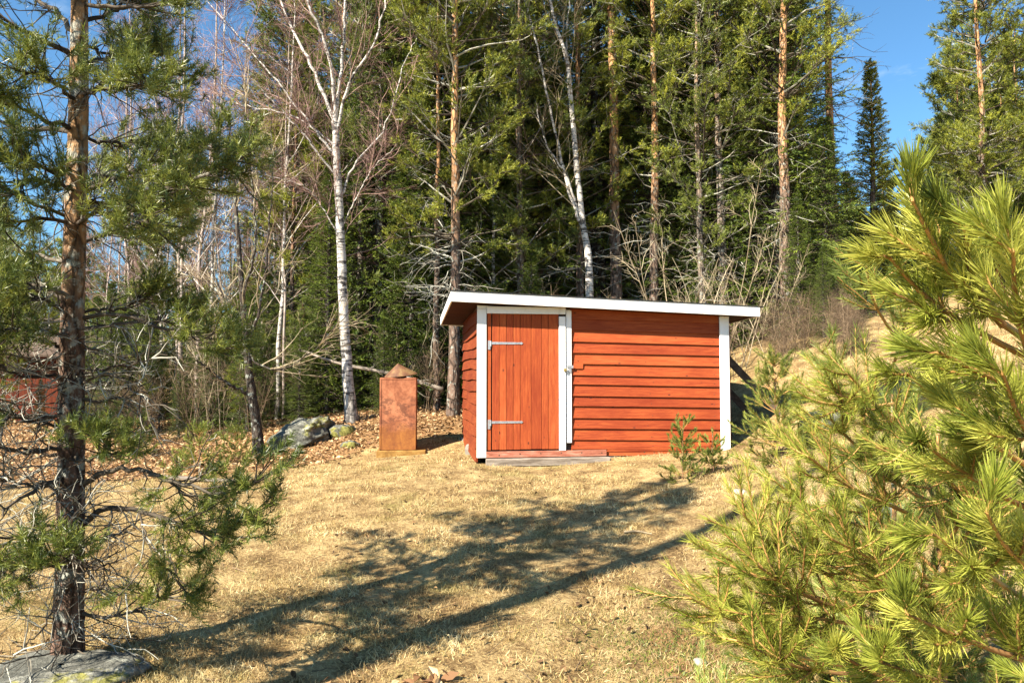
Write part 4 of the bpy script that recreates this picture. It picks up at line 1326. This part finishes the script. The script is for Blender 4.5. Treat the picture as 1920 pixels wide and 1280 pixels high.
# ------------------------------------------------------------------ foreground pine at left
YP = 4.05
base = hit(125, 1228)
base[1] = YP; base[0] = XY(125, YP); base[2] = float(gz(base[0], YP)) - .02
lp = empty('pine_tree', base, 0, 'large pine with lichen-grey dead twigs in the left foreground', 'pine tree')
tpx = [(125, 1240, 62), (128, 1190, 54), (131, 1050, 50), (133, 900, 48), (134, 750, 46), (136, 600, 43), (140, 450, 40), (145, 300, 38), (148, 150, 35), (149, 0, 31), (150, -250, 25), (152, -480, 14), (152, -620, 5)]
pts = np.array([at(x, y, YP) for x, y, w in tpx]) - base
rad = np.array([w * .92 / 2 / FPX * YP for x, y, w in tpx])
c = dens(pts, 260)
rr_ = np.interp(np.linspace(0, 1, 260), np.linspace(0, 1, len(rad)), rad)
sd = 56
an = np.linspace(0, 2 * math.pi, sd, endpoint=False)
V = np.stack([c[:, None, 0] + rr_[:, None] * np.cos(an), c[:, None, 1] + rr_[:, None] * np.sin(an), np.repeat(c[:, 2:3], sd, 1)], -1)
q = np.stack([np.broadcast_to(np.cos(an), (260, sd)) * 1.6, np.broadcast_to(np.sin(an), (260, sd)) * 1.6, np.repeat(c[:, 2:3], sd, 1) * 4.0], -1)
nz = fbm(q * 2.2, 4, 31)
ridge = np.clip(np.abs(nz - .5) * 9, 0, 1)
kz = np.clip(1.25 - c[:, 2:3] / 3.2, .25, 1)
disp = 1 + (ridge - .6) * .14 * kz + (fbm(q * 7, 2, 8) - .5) * .08
V[..., 0] = c[:, None, 0] + (V[..., 0] - c[:, None, 0]) * disp
V[..., 1] = c[:, None, 1] + (V[..., 1] - c[:, None, 1]) * disp
idx = np.arange(260 * sd).reshape(260, sd); nx = np.roll(idx, -1, 1)
b = Buf(); b.add(V.reshape(-1, 3), None, np.stack([idx[:-1], nx[:-1], nx[1:], idx[1:]], -1).reshape(-1, 4))
b.obj('trunk', BARK_L, lp, True)
rng = np.random.RandomState(303)
# (pixel polyline from the trunk outwards, Y at tip, r0, start of the green part 0..1 or None for dead, number of side branches)
LB = [
    ([(150, 395), (230, 375), (320, 352), (400, 325), (465, 290)], 3.6, .020, .25, 30),
    ([(150, 360), (230, 330), (300, 300), (380, 280), (440, 265)], 4.0, .016, .3, 22),
    ([(160, 8), (230, 14), (300, 8), (355, 0)], 3.9, .013, .5, 8),
    ([(150, 40), (210, 20), (270, -20), (300, -60)], 4.6, .014, .3, 16),
    ([(135, 105), (80, 75), (20, 48), (-40, 20)], 3.7, .018, .4, 12),
    ([(140, 60), (90, 10), (30, -20), (-30, -30)], 4.4, .016, .35, 16),
    ([(140, 240), (90, 225), (30, 200), (-30, 175)], 3.5, .017, .45, 16),
    ([(140, 250), (60, 240), (0, 228), (-60, 215)], 4.5, .018, .4, 16),
    ([(145, 130), (190, 110), (235, 95), (275, 90)], 4.4, .014, .2, 18),
    ([(145, 180), (200, 165), (250, 160), (295, 165)], 3.6, .014, .2, 20),
    ([(145, 200), (110, 160), (70, 140), (20, 130)], 3.5, .014, .2, 20),
    ([(142, 310), (90, 320), (40, 300), (-10, 300)], 3.5, .015, .25, 18),
    ([(142, 360), (110, 345), (60, 340), (10, 370)], 3.4, .013, .2, 16),
    ([(142, 420), (180, 400), (240, 410), (290, 420)], 3.4, .014, .25, 20),
    ([(142, 420), (90, 410), (30, 420), (-30, 420)], 3.6, .014, .25, 18),
    ([(140, 380), (200, 385), (260, 395), (330, 390)], 4.7, .014, .25, 18),
    ([(140, 470), (190, 440), (250, 440), (310, 450)], 4.8, .013, .35, 14),
    ([(138, 500), (80, 480), (20, 470), (-30, 480)], 4.6, .013, .3, 16),
    ([(138, 560), (90, 540), (40, 545), (-20, 560)], 3.4, .013, .45, 14),
    ([(138, 640), (90, 620), (40, 615), (-10, 620)], 3.4, .012, .5, 14),
    ([(138, 600), (220, 590), (300, 610), (360, 630), (415, 655)], 3.9, .014, .6, 16),
    ([(138, 620), (200, 610), (290, 605), (350, 600)], 4.5, .012, .6, 12),
    ([(140, 650), (180, 655), (210, 665), (250, 670)], 4.4, .010, .6, 8),
    ([(158, 905), (195, 884), (240, 880), (290, 888), (320, 905), (345, 930)], 3.8, .017, .75, 10),
    ([(157, 980), (190, 960), (230, 953), (280, 962), (330, 985), (390, 995), (445, 975), (480, 955)], 3.7, .018, .5, 15),
    ([(300, 970), (350, 985), (400, 1010), (450, 1000)], 3.6, .008, .2, 7),
    ([(280, 890), (340, 905), (400, 925), (460, 920), (485, 900)], 3.6, .010, .4, 11),
    ([(262, 962), (275, 1010), (290, 1050), (330, 1075)], 3.6, .006, .5, 6),
    ([(112, 910), (90, 905), (50, 925), (0, 965)], 3.5, .018, None, 10),
    ([(112, 850), (60, 850), (0, 845), (-40, 850)], 4.0, .011, None, 10),
    ([(115, 985), (70, 990), (30, 1010), (-20, 1030)], 3.7, .010, None, 10),
    ([(120, 800), (70, 790), (20, 785), (-20, 800)], 3.6, .010, None, 12),
    ([(120, 700), (70, 680), (20, 665), (-30, 660)], 3.6, .010, None, 12),
    ([(155, 700), (200, 690), (250, 680), (310, 665)], 3.7, .009, None, 12),
    ([(158, 1050), (180, 1090), (215, 1110), (240, 1112)], 3.7, .008, None, 8),
    ([(158, 1110), (200, 1100), (260, 1110), (310, 1118)], 3.6, .007, .8, 8),
    ([(110, 1130), (75, 1180), (45, 1215), (25, 1225)], 3.6, .006, None, 6),
    ([(118, 1040), (60, 1035), (10, 1055), (-20, 1060)], 3.5, .008, .7, 12),
    ([(125, 590), (90, 565), (50, 560), (5, 570)], 3.6, .012, .3, 14),
    ([(125, 560), (80, 540), (30, 520), (-20, 515)], 4.3, .012, .3, 14),
    ([(128, 660), (80, 640), (30, 650), (-20, 670)], 3.8, .011, .4, 10),
    ([(120, 1000), (80, 1010), (40, 1040), (0, 1080)], 3.8, .009, .6, 8),
    ([(152, 720), (200, 700), (260, 740), (285, 790)], 3.5, .008, None, 10),
]
# extra random ones so the whorls go all round the trunk
for k in range(36):
    y = rng.uniform(-520, 1150)
    if -520 < y: 
        az = rng.uniform(0, 6.28)
        t_ = (1240 - y) / 1860
        L = 1.05 * (1 - t_) + .35
        if y > 560: L *= .55
        p0 = at(np.interp(-y, [-1240, 620], [125, 152]), y, YP)
        d = np.array([math.cos(az), math.sin(az), .12 if y < 500 else -.1])
        L *= .72
        P4 = [p0, p0 + d * L * .35, p0 + d * L * .7 + [0, 0, .04], p0 + d * L + [0, 0, .12]]
        LB.append((P4, None, .012, (.35 if y < 520 else (.75 if rng.random() < .4 else None)), 14))
green, dead1, dead2, live1, gshoots = [], [], [], [], []
for (pl_, Ye, r0, g0, nsd) in LB:
    if Ye is None: pts = np.array(pl_)
    else:
        n = len(pl_)
        Ys = YP if n < 99 else YP
        f0 = 0 if abs(pl_[0][0] - 135) < 40 else 1
        pts = np.array([at(x, y, (YP + (Ye - YP) * ((i + (n if f0 else 0)) / (n - 1 + (n if f0 else 0))))) for i, (x, y) in enumerate(pl_)])
    c = dens(pts, 16) - base
    c[1:] += rng.normal(0, .008, (15, 3))
    L = np.linalg.norm(np.diff(c, axis=0), axis=1).sum()
    (live1 if g0 is not None else dead1).append((c, r0))
    P = c[None]
    n2 = nsd if g0 is None else int(nsd * 1.5)
    if g0 is None:
        i2 = np.zeros(n2, int); t2 = rng.uniform(.15, 1, n2)
        p2, d2 = kids(rng, P, i2, t2, rng.uniform(.5, 1.1, n2), .3)
        dead2.append(grow(rng, p2, d2, rng.uniform(.08, .35, n2), 5, .22, -.02))
    else:
        t2 = g0 + (1 - g0) * rng.random(n2)
        p2, d2 = kids(rng, P, np.zeros(n2, int), t2, rng.uniform(.4, .9, n2), .55)
        green.append(grow(rng, p2, d2, rng.uniform(.14, .34, n2) * (1.25 - .5 * t2), 5, .10, .06))
        nd = 5
        p2, d2 = kids(rng, P, np.zeros(nd, int), rng.uniform(.08, max(g0, .12), nd), 1.0, .3)
        dead2.append(grow(rng, p2, d2, rng.uniform(.08, .4, nd), 5, .22, -.04))
        gshoots.append(np.stack([samp(P, np.zeros(1, int), np.array([tt]))[0][0] for tt in np.linspace(.82, 1, 6)])[None])
# many thin dead lichen twigs on the lower trunk
n = 90
tz = rng.uniform(.04, .42, n)
trunkc = dens(np.array([at(x, y, YP) for x, y, w in tpx]), 60)[None] - base
p, _ = samp(trunkc, np.zeros(n, int), tz)
az = rng.random(n) * 6.28
D = grow(rng, p, np.stack([np.cos(az), np.sin(az), rng.normal(-.05, .3, n)], -1), rng.uniform(.2, .7, n), 5, .13, -.02)
dead2.append(D)
i4 = np.repeat(np.arange(n), 5)
p4, d4 = kids(rng, D, i4, rng.uniform(.2, 1, len(i4)), .8, .2)
D4 = grow(rng, p4, d4, rng.uniform(.06, .28, len(i4)), 5, .25, -.03)
G = np.concatenate(green)
i3 = np.repeat(np.arange(len(G)), 5)
t3 = rng.uniform(.55, 1, len(i3))
p3, d3 = kids(rng, G, i3, t3, rng.uniform(.4, .85, len(i3)), .3)
G3 = grow(rng, p3, d3, rng.uniform(.06, .13, len(i3)), 5, .08, .12)
D2 = np.concatenate(dead2)
i5 = np.repeat(np.arange(len(D2)), 3)
p5, d5 = kids(rng, D2, i5, rng.uniform(.2, 1, len(i5)), .8, .2)
D5 = grow(rng, p5, d5, rng.uniform(.04, .16, len(i5)), 3, .25, -.03)
for c, r0 in live1 + dead1:
    tubes(c[None], np.linspace(r0, r0 * .25, 16)[None], 7, None, [rng.random() * .5]).obj('branch', TWIG_LICHEN, lp, True)
b = Buf()
tubes(G, np.linspace(.0045, .0022, 6)[None], 4, b, rng.random(len(G)) * .4)
b.obj('branches', TWIG_LICHEN, lp, True)
b = Buf()
tubes(D2, np.linspace(.0048, .0016, 6)[None], 4, b, rng.random(len(D2)))
tubes(D4, np.linspace(.0026, .0014, 6)[None], 3, b, .4 + .6 * rng.random(len(D4)))
tubes(D5, np.linspace(.0022, .0012, 4)[None], 3, b, .4 + .6 * rng.random(len(D5)))
b.obj('dead_twigs', TWIG_LICHEN, lp)
cb = needles(rng, G3, 34, .046, .0040, (.55, 1.2), .1, 1)
needles(rng, G, 26, .046, .0040, (.5, 1.1), .6, 1, cb)
needles(rng, np.concatenate(gshoots), 50, .046, .0040, (.35, .9), 0, 1, cb)
cb.obj('crown', NEEDLE_L, lp)

# pine out of frame whose trunk throws the long straight shadow
sp_ = empty('pine_tree', (0, 0, 0), 0, 'tall pine standing outside the picture at left, throwing the long trunk shadow', 'pine tree')
rng = np.random.RandomState(9)
sb = np.array([-5.6, -.15]); sbz = float(gz(*sb))
T = np.array([(sb[0], sb[1], sbz - .1), (sb[0] + .03, sb[1], 3), (sb[0] - .03, sb[1] + .03, 6), (sb[0], sb[1], 9), (sb[0], sb[1], 12), (sb[0], sb[1], 14)])
T = dens(T, 30)
tubes(T[None], np.linspace(.15, .05, 30)[None], 14).obj('trunk', BARK_P, sp_, True)
n = 46
p, _ = samp(T[None], np.zeros(n, int), rng.uniform(.78, 1, n)); az = rng.random(n) * 6.28
B1 = grow(rng, p, np.stack([np.cos(az), np.sin(az), rng.uniform(.1, .7, n)], -1), rng.uniform(.6, 1.3, n), 5, .1, .05)
B2, B3 = needle_shoots_pine(rng, B1, 8, .42, 4, .16)
tubes(B1, np.linspace(.02, .005, 6)[None], 4).obj('branches', TWIG_BROWN, sp_)
needles(rng, B3, 16, .08, .014, (.35, 1.1)).obj('crown', NEEDLE_P, sp_)

# ------------------------------------------------------------------ young pines
def yp(proto, px, Y, s, rz, label, pyb=None, group=None):
    x = XY(px, Y)
    proto.location = (x, Y, float(gz(x, Y)) - .03)
    proto.rotation_euler = (0, 0, rz); proto.scale = (s, s, s)
    return tag(proto, label, 'young pine', group)
def yph(proto, px, py, H, Hp, rz, label):
    p = hit(px, py)
    proto.location = (p[0], p[1], p[2] - .02); proto.rotation_euler = (0, 0, rz)
    s = H / FPX * p[1] / Hp
    proto.scale = (s, s, s)
    return tag(proto, label, 'young pine')
NEEDLE_M = m_needle('needle_seedling', (.07, .12, .025), (.17, .22, .04), (.32, .34, .06), .3, .5, .35)
yph(young_pine(401, .8, 'pine_seedling', 60, .055, .0055, .26, 1, .13, NEEDLE_M, .05, 3, l2=.07, elr=(.2, .8)), 1280, 898, 118, .86, .4, 'pine seedling in front of the red siding, the taller of the two')
yph(young_pine(402, .6, 'pine_seedling', 60, .055, .0055, .2, 1, .12, NEEDLE_M, .05, 3, l2=.06, elr=(.2, .8)), 1338, 885, 92, .66, 1.4, 'small pine seedling close beside the right corner board of the shed')
yph(young_pine(403, 1.5, 'young_pine', 70, .06, .006, .58, 1, .2, NEEDLE_M, .1, 4), 1456, 862, 222, 1.6, .9, 'waist-high young pine beside the right end of the shed')
for i, (px, py, h) in enumerate(((372, 878, 95), (440, 862, 75), (250, 860, 90))):
    yph(young_pine(410 + i, .9, 'young_pine', 60, .06, .007, .55, 1, .2, NEEDLE_M, .08, 3), px, py, h, 1.0, i, ['low spreading young pine at the lawn edge left of the black trunk', 'small green pine bush at the foot of the black trunk', 'low pine bush on the leaves right of the left pine trunk'][i])
NR = 110
NEEDLE_G = m_needle('needle_green_pine', (.045, .08, .02), (.21, .28, .05), (.50, .55, .15), .36, .42, .45)
def near_pine(seed, px, Y, H, R, rz, label, ext, nn=NR, w=.002, ln=.052, segs=2, **kw):
    x = XY(px, Y)
    loc = np.array([x, Y, float(gz(x, Y)) - .03])
    E = None
    if ext:
        E = []
        for (pl_, Ya, Yb_) in ext:                  # tip first
            n = len(pl_)
            pts = np.array([at(a, b_, Yb_ + (Ya - Yb_) * (1 - i / (n - 1))) for i, (a, b_) in enumerate(pl_)])[::-1] - loc
            E.append(dens(pts, 9))
        E = np.array(E)
    p = young_pine(seed, H, 'young_pine', nn, ln, w, R, segs, extra=E, **kw)
    p.location = loc
    return tag(p, label, 'young pine')
E1 = [([(1560, 757), (1600, 765), (1680, 757)], 2.0, 2.4), ([(1515, 855), (1590, 910), (1700, 960)], 2.0, 2.35),
      ([(1395, 965), (1445, 1020), (1560, 1080)], 1.9, 2.3), ([(1350, 1040), (1440, 1085), (1560, 1130)], 2.0, 2.3), ([(1400, 1120), (1480, 1160), (1600, 1200)], 2.0, 2.2), ([(1380, 1200), (1470, 1225), (1600, 1250)], 1.9, 2.2), ([(1470, 1020), (1560, 1060), (1680, 1110)], 2.1, 2.3), ([(1295, 1120), (1400, 1170), (1560, 1190)], 1.9, 2.2),
      ([(1415, 1215), (1500, 1250), (1640, 1270)], 1.8, 2.1), ([(1450, 900), (1540, 960), (1660, 1000)], 2.2, 2.4), ([(1710, 830), (1780, 900), (1825, 960)], 1.7, 2.2),
      ([(1540, 765), (1600, 830), (1690, 900)], 2.2, 2.4), ([(1590, 700), (1660, 780), (1740, 870)], 2.0, 2.3), ([(1440, 1150), (1540, 1160), (1660, 1180)], 1.9, 2.2),
      ([(1640, 1080), (1700, 1120), (1752, 1180)], 1.9, 2.3), ([(1850, 900), (1810, 960), (1765, 1040)], 1.9, 2.3),
      ([(1870, 1050), (1820, 1110), (1765, 1170)], 1.9, 2.3), ([(1560, 1010), (1640, 1050), (1740, 1100)], 1.9, 2.3), ([(1420, 1060), (1500, 1110), (1620, 1160)], 1.8, 2.2)]
near_pine(421, 1755, 2.35, 1.45, .72, .2, 'bright green young pine with thin reddish stem in the right foreground', E1, whorl=.22, npw=5, nside=7, segs=1, w=.0026)
E2 = [([(1625, 500), (1640, 570), (1690, 650)], 2.6, 3.0), ([(1700, 560), (1690, 640), (1660, 720)], 2.7, 3.1), ([(1540, 660), (1590, 700), (1640, 760)], 2.8, 3.1)]
near_pine(422, 1660, 3.2, 1.5, .58, 1.2, 'young pine standing behind the nearest pine branches', E2, mat=NEEDLE_G, w=.0026, nn=110, segs=1, whorl=.24, npw=5, nside=6)
E3 = [([(1710, 375), (1750, 455), (1800, 540), (1870, 600), (1960, 660)], .95, 1.2), ([(1810, 430), (1816, 490), (1835, 540), (1880, 610)], .98, 1.1), ([(1893, 440), (1885, 485), (1870, 520), (1900, 600)], 1.0, 1.1),
      ([(1900, 470), (1905, 560), (1930, 660), (1990, 720)], .9, 1.1), ([(1665, 480), (1740, 560), (1850, 630), (1950, 680)], 1.05, 1.2), ([(1760, 660), (1840, 700), (1930, 740), (2020, 780)], 1.0, 1.2),
      ([(1800, 770), (1860, 830), (1940, 880), (2020, 920)], 1.05, 1.2), ([(1730, 830), (1800, 880), (1900, 940), (2010, 980)], 1.15, 1.3), ([(1750, 1000), (1830, 1060), (1920, 1120), (2010, 1150)], 1.1, 1.3),
      ([(1700, 1150), (1790, 1190), (1900, 1230), (2010, 1260)], 1.1, 1.3), ([(1850, 960), (1890, 1030), (1960, 1080), (2040, 1100)], 1.0, 1.2), ([(1700, 700), (1780, 760), (1880, 800), (1990, 840)], 1.25, 1.35),
      ([(1650, 1240), (1740, 1270), (1860, 1310)], 1.2, 1.3), ([(1560, 1220), (1660, 1270), (1800, 1330)], 1.3, 1.4), ([(1880, 700), (1920, 800), (1990, 880)], .95, 1.1), ([(1935, 450), (1930, 510), (1960, 600)], 1.05, 1.1)]
near_pine(424, 2200, 1.5, 1.3, .5, 3.9, 'tall young pine reaching into the picture from the right edge', E3, nn=170, w=.0018, ln=.05, whorl=.3, npw=5, nside=3, l2=.05)
near_pine(423, 1580, 2.5, .72, .6, 2.2, 'low spreading young pine at the bottom of the picture right of the lawn', None, mat=NEEDLE_G, w=.0026, segs=1, whorl=.13, nside=8)
near_pine(425, 1860, 2.9, 1.2, .75, .7, 'young pine behind the bright one with the reddish stem', None, mat=NEEDLE_G, nn=130, w=.0026, segs=1, whorl=.22)
# ------------------------------------------------------------------ grass
rng = np.random.RandomState(500)
def in_shed(x, y):
    dx, dy = x - SA[0], y - SA[1]
    u, v = dx * cu + dy * su, -dx * su + dy * cu
    a = (u > .03) & (u < W_ - .03) & (v > .0) & (v < D_ - .03)
    c = (u > -.02) & (u < s_of(1141)) & (v > -.15) & (v <= .0)
    return a | c
def in_box(x, y):
    dx, dy = x - inc.location[0], y - inc.location[1]
    return (np.abs(dx - .05) < .40) & (np.abs(dy) < .34)
def blades(N, y0, y1, ln, w, segs, pw=1.0):
    u = rng.random(N)
    Y = y0 * (y1 / y0) ** u if pw == 1 else (y0 ** -1 + u * (y1 ** -1 - y0 ** -1)) ** -1
    Xp = rng.uniform(-.80, .80, N) * (Y + .3)
    k = ~in_shed(Xp, Y) & ~in_box(Xp, Y)
    k &= (rng.random(N) > litter(Xp, Y) * 1.05)
    q = np.stack([Xp, Y, Xp * 0], -1)
    tuft = fbm(q * 3.0, 3, 77)
    k &= rng.random(N) < np.clip(.3 + (tuft - .38) * 3.4, .12, 1)
    Xp, Y, q, tuft = Xp[k], Y[k], q[k], tuft[k]
    N = len(Xp)
    Z = gz(Xp, Y) - .004
    p = np.stack([Xp, Y, Z], -1)
    az = rng.random(N) * 6.28 + (fbm(q * 1.7, 2, 3) - .5) * 6
    el = rng.uniform(.15, 1.35, N)
    d = np.stack([np.cos(az) * np.cos(el), np.sin(az) * np.cos(el), np.sin(el)], -1)
    L = ln * rng.uniform(.5, 1.3, N) * (.55 + .9 * tuft)
    s = norm(np.cross(d, rng.normal(size=d.shape)))
    W = w * rng.uniform(.7, 1.3, N)
    rv = np.clip(rng.random(N) * .75 + (vnoise(q * 6, 6) - .5) * .5 + .12, 0, 1)
    bb = Buf()
    if segs == 1:
        Vv = np.stack([p - s * W[:, None] / 2, p + s * W[:, None] / 2, p + d * L[:, None]], 1)
        bb.add(Vv.reshape(-1, 3), np.arange(N * 3).reshape(N, 3), None, np.repeat(rv, 3))
    else:
        m = p + d * L[:, None] * .55
        d2 = norm(d + rng.normal(0, .35, d.shape) + np.array([0, 0, -.35]))
        e = m + d2 * L[:, None] * .5
        Vv = np.stack([p - s * W[:, None] / 2, p + s * W[:, None] / 2, m + s * W[:, None] * .4, m - s * W[:, None] * .4, e], 1)
        o = np.arange(N)[:, None] * 5
        bb.add(Vv.reshape(-1, 3), o + np.array([[3, 2, 4]]), o + np.array([[0, 1, 2, 3]]), np.repeat(rv, 5))
    return bb
tag(blades(190000, 2.6, 7.0, .05, .0032, 2).obj('short_dry_grass', GRASS), kind='stuff')
tag(blades(190000, 6.5, 14.0, .05, .006, 1).obj('short_dry_grass', GRASS), kind='stuff')
NP_ = 9000
Xp = np.concatenate([rng.normal(c[0], .33, NP_ // 3) for c in MC]); Yp = np.concatenate([rng.normal(c[1], .26, NP_ // 3) for c in MC])
pz = np.stack([Xp, Yp, gz(Xp, Yp) - .003], -1)
az = rng.random(len(Xp)) * 6.28; el = rng.uniform(.5, 1.4, len(Xp))
dd = np.stack([np.cos(az) * np.cos(el), np.sin(az) * np.cos(el), np.sin(el)], -1)
ss = norm(np.cross(dd, rng.normal(size=dd.shape))); LL = rng.uniform(.012, .035, len(Xp))[:, None]
bb = Buf(); bb.add(np.stack([pz - ss * .003, pz + ss * .003, pz + dd * LL], 1).reshape(-1, 3), np.arange(len(Xp) * 3).reshape(-1, 3), None, np.repeat(rng.random(len(Xp)), 3))
tag(bb.obj('moss_and_low_plants', NEEDLE_D), kind='stuff')
NT = 260
Yp = 3 * (12.5 / 3) ** rng.random(NT); Xp = rng.uniform(-.7, .55, NT) * Yp
k = ~in_shed(Xp, Yp) & ~in_box(Xp, Yp)
Xp, Yp = Xp[k], Yp[k]; az = rng.random(len(Xp)) * 6.28
tw_ = grow(rng, np.stack([Xp, Yp, gz(Xp, Yp) + .012], -1), np.stack([np.cos(az), np.sin(az), rng.normal(.02, .08, len(Xp))], -1), rng.uniform(.04, .22, len(Xp)), 4, .15)
tag(tubes(tw_, np.linspace(.0028, .0015, 5)[None], 4, None, rng.random(len(Xp))).obj('fallen_twigs', TWIG_BROWN), kind='stuff')
# ------------------------------------------------------------------ dead leaves
def leaves(X_, Y_, size, seed, lift=.02):
    rg = np.random.RandomState(seed)
    N = len(X_)
    p = np.stack([X_, Y_, gz(X_, Y_) + rg.uniform(.004, lift, N)], -1)
    az = rg.random(N) * 6.28
    nrm = norm(np.stack([rg.normal(0, .55, N), rg.normal(0, .55, N), np.ones(N)], -1))
    a = norm(np.cross(nrm, np.stack([np.cos(az), np.sin(az), az * 0], -1)))
    c = np.cross(nrm, a)
    sz_ = size * rg.uniform(.35, 1.6, N)[:, None]
    cup = nrm * sz_ * rg.uniform(-.25, .35, N)[:, None]
    V = np.stack([p - a * sz_ * .6, p - a * sz_ * .1 + c * sz_ * .36 + cup, p + a * sz_ * .35 + c * sz_ * .25 + cup, p + a * sz_ * .65,
                  p + a * sz_ * .35 - c * sz_ * .25 + cup, p - a * sz_ * .1 - c * sz_ * .36 + cup], 1)
    o = np.arange(N)[:, None] * 6
    f4 = np.concatenate([o + np.array([[0, 3, 2, 1]]), o + np.array([[0, 5, 4, 3]])])
    bb = Buf(); bb.add(V.reshape(-1, 3), None, f4, np.repeat(rg.random(N), 6))
    return bb
N = 60000
Y_ = rng.uniform(8.5, 17, N); X_ = rng.uniform(-.8, .55, N) * Y_
k = (rng.random(N) < litter(X_, Y_) * 1.0) & ~in_shed(X_, Y_) & ~in_box(X_, Y_)
tag(leaves(X_[k], Y_[k], .05, 1, .035).obj('leaf_litter', LEAF), kind='stuff')
N = 3000
Y_ = 3 * (12 / 3) ** rng.random(N); X_ = rng.uniform(-.75, .6, N) * Y_
k = ~in_shed(X_, Y_) & ~in_box(X_, Y_) & (fbm(np.stack([X_, Y_, X_ * 0], -1) * .8, 3, 12) > .46)
tag(leaves(X_[k], Y_[k], .028, 2, .04).obj('scattered_leaves', LEAF_D), kind='stuff')
lp_c = (-.42, 3.74)
lpile = empty('leaf_pile', (lp_c[0], lp_c[1], float(gz(*lp_c))), 0, 'little heap of curled dead leaves at the bottom edge', 'leaf pile')
for k in range(26):
    x, y = rng.normal(lp_c[0], .09), rng.normal(lp_c[1], .04)
    bb = leaves(np.array([x]), np.array([y]), .055, 300 + k, .045)
    bb.v = [v - np.array(lpile.location) for v in bb.v]
    bb.obj('leaf', LEAF, lpile)
for P_ in TP + MP + SP + BT + SH:
    if P_.name not in USED:
        for ch in list(P_.children): bpy.data.objects.remove(ch)
        bpy.data.objects.remove(P_)
# ------------------------------------------------------------------ telling look-alikes apart in words
LAND = [(-999, 'past the left picture edge'), (0, 'left of the left pine trunk'), (110, 'just right of the left pine trunk'), (250, 'between left pine and black trunk'), (400, 'behind the black-trunked tree'),
        (520, 'between boulder and big birch'), (640, 'just right of the big birch'), (710, 'above the rusty box'), (790, 'left of the shed roof'), (860, 'above the shed door'), (960, 'above the left half-roof'),
        (1090, 'by the thick middle pine'), (1200, 'above the right half-roof'), (1330, 'near the grey pine trunk'), (1430, 'above the right roof end'), (1520, 'left of the sky gap'),
        (1610, 'around the pointed pine'), (1690, 'below the sky gap'), (1790, 'behind the large right pine'), (1925, 'past the right picture edge')]
NOUN = {'spruces of the forest behind the shed': 'dark spruce', 'pines of the forest behind the shed': 'tall pine', 'small pines in the forest': 'small pine', 'bare birches in the left thicket': 'thin leafless birch',
        'undergrowth bushes in the left thicket': 'tangled leafless bush', 'pale saplings behind the shed': 'pale leafless sapling', 'low conifers behind the left thicket': 'low conifer', 'treeline beyond the slope': 'treeline conifer',
        'young conifers under the forest edge': 'knee-high young conifer', 'dry brush on the slope': 'dry brown brush', 'spruces deep in the forest': 'deep-forest spruce', 'distant conifers': 'distant conifer'}
from collections import defaultdict
slots = defaultdict(list)
for o in S.objects:
    g = o.get('group')
    if g in NOUN:
        Y = o.location.y; px = 960 + o.location.x / Y * FPX
        px = min(max(px, -50), 1990); where = [w for a, w in LAND if px >= a][-1]
        edges = {True: (14.3, 15.6, 17)}.get('bush' in NOUN[g] or 'sapling' in NOUN[g], (18, 22, 30))
        deep = ['front rank', 'second rank', 'farther back', 'deep behind'][sum(Y > e for e in edges)]
        slots[(NOUN[g], where, deep)].append((px, o))
ORD = ['first', 'second', 'third', 'fourth', 'fifth', 'sixth', 'seventh', 'eighth', 'ninth', 'tenth', 'eleventh', 'twelfth']
for (n, w, d), L in slots.items():
    L.sort(key=lambda t: t[0])
    for k, (px, o) in enumerate(L):
        o['label'] = f'{n} {w}, {d}' + (f', {ORD[min(k, 11)]} from left' if len(L) > 1 else '')
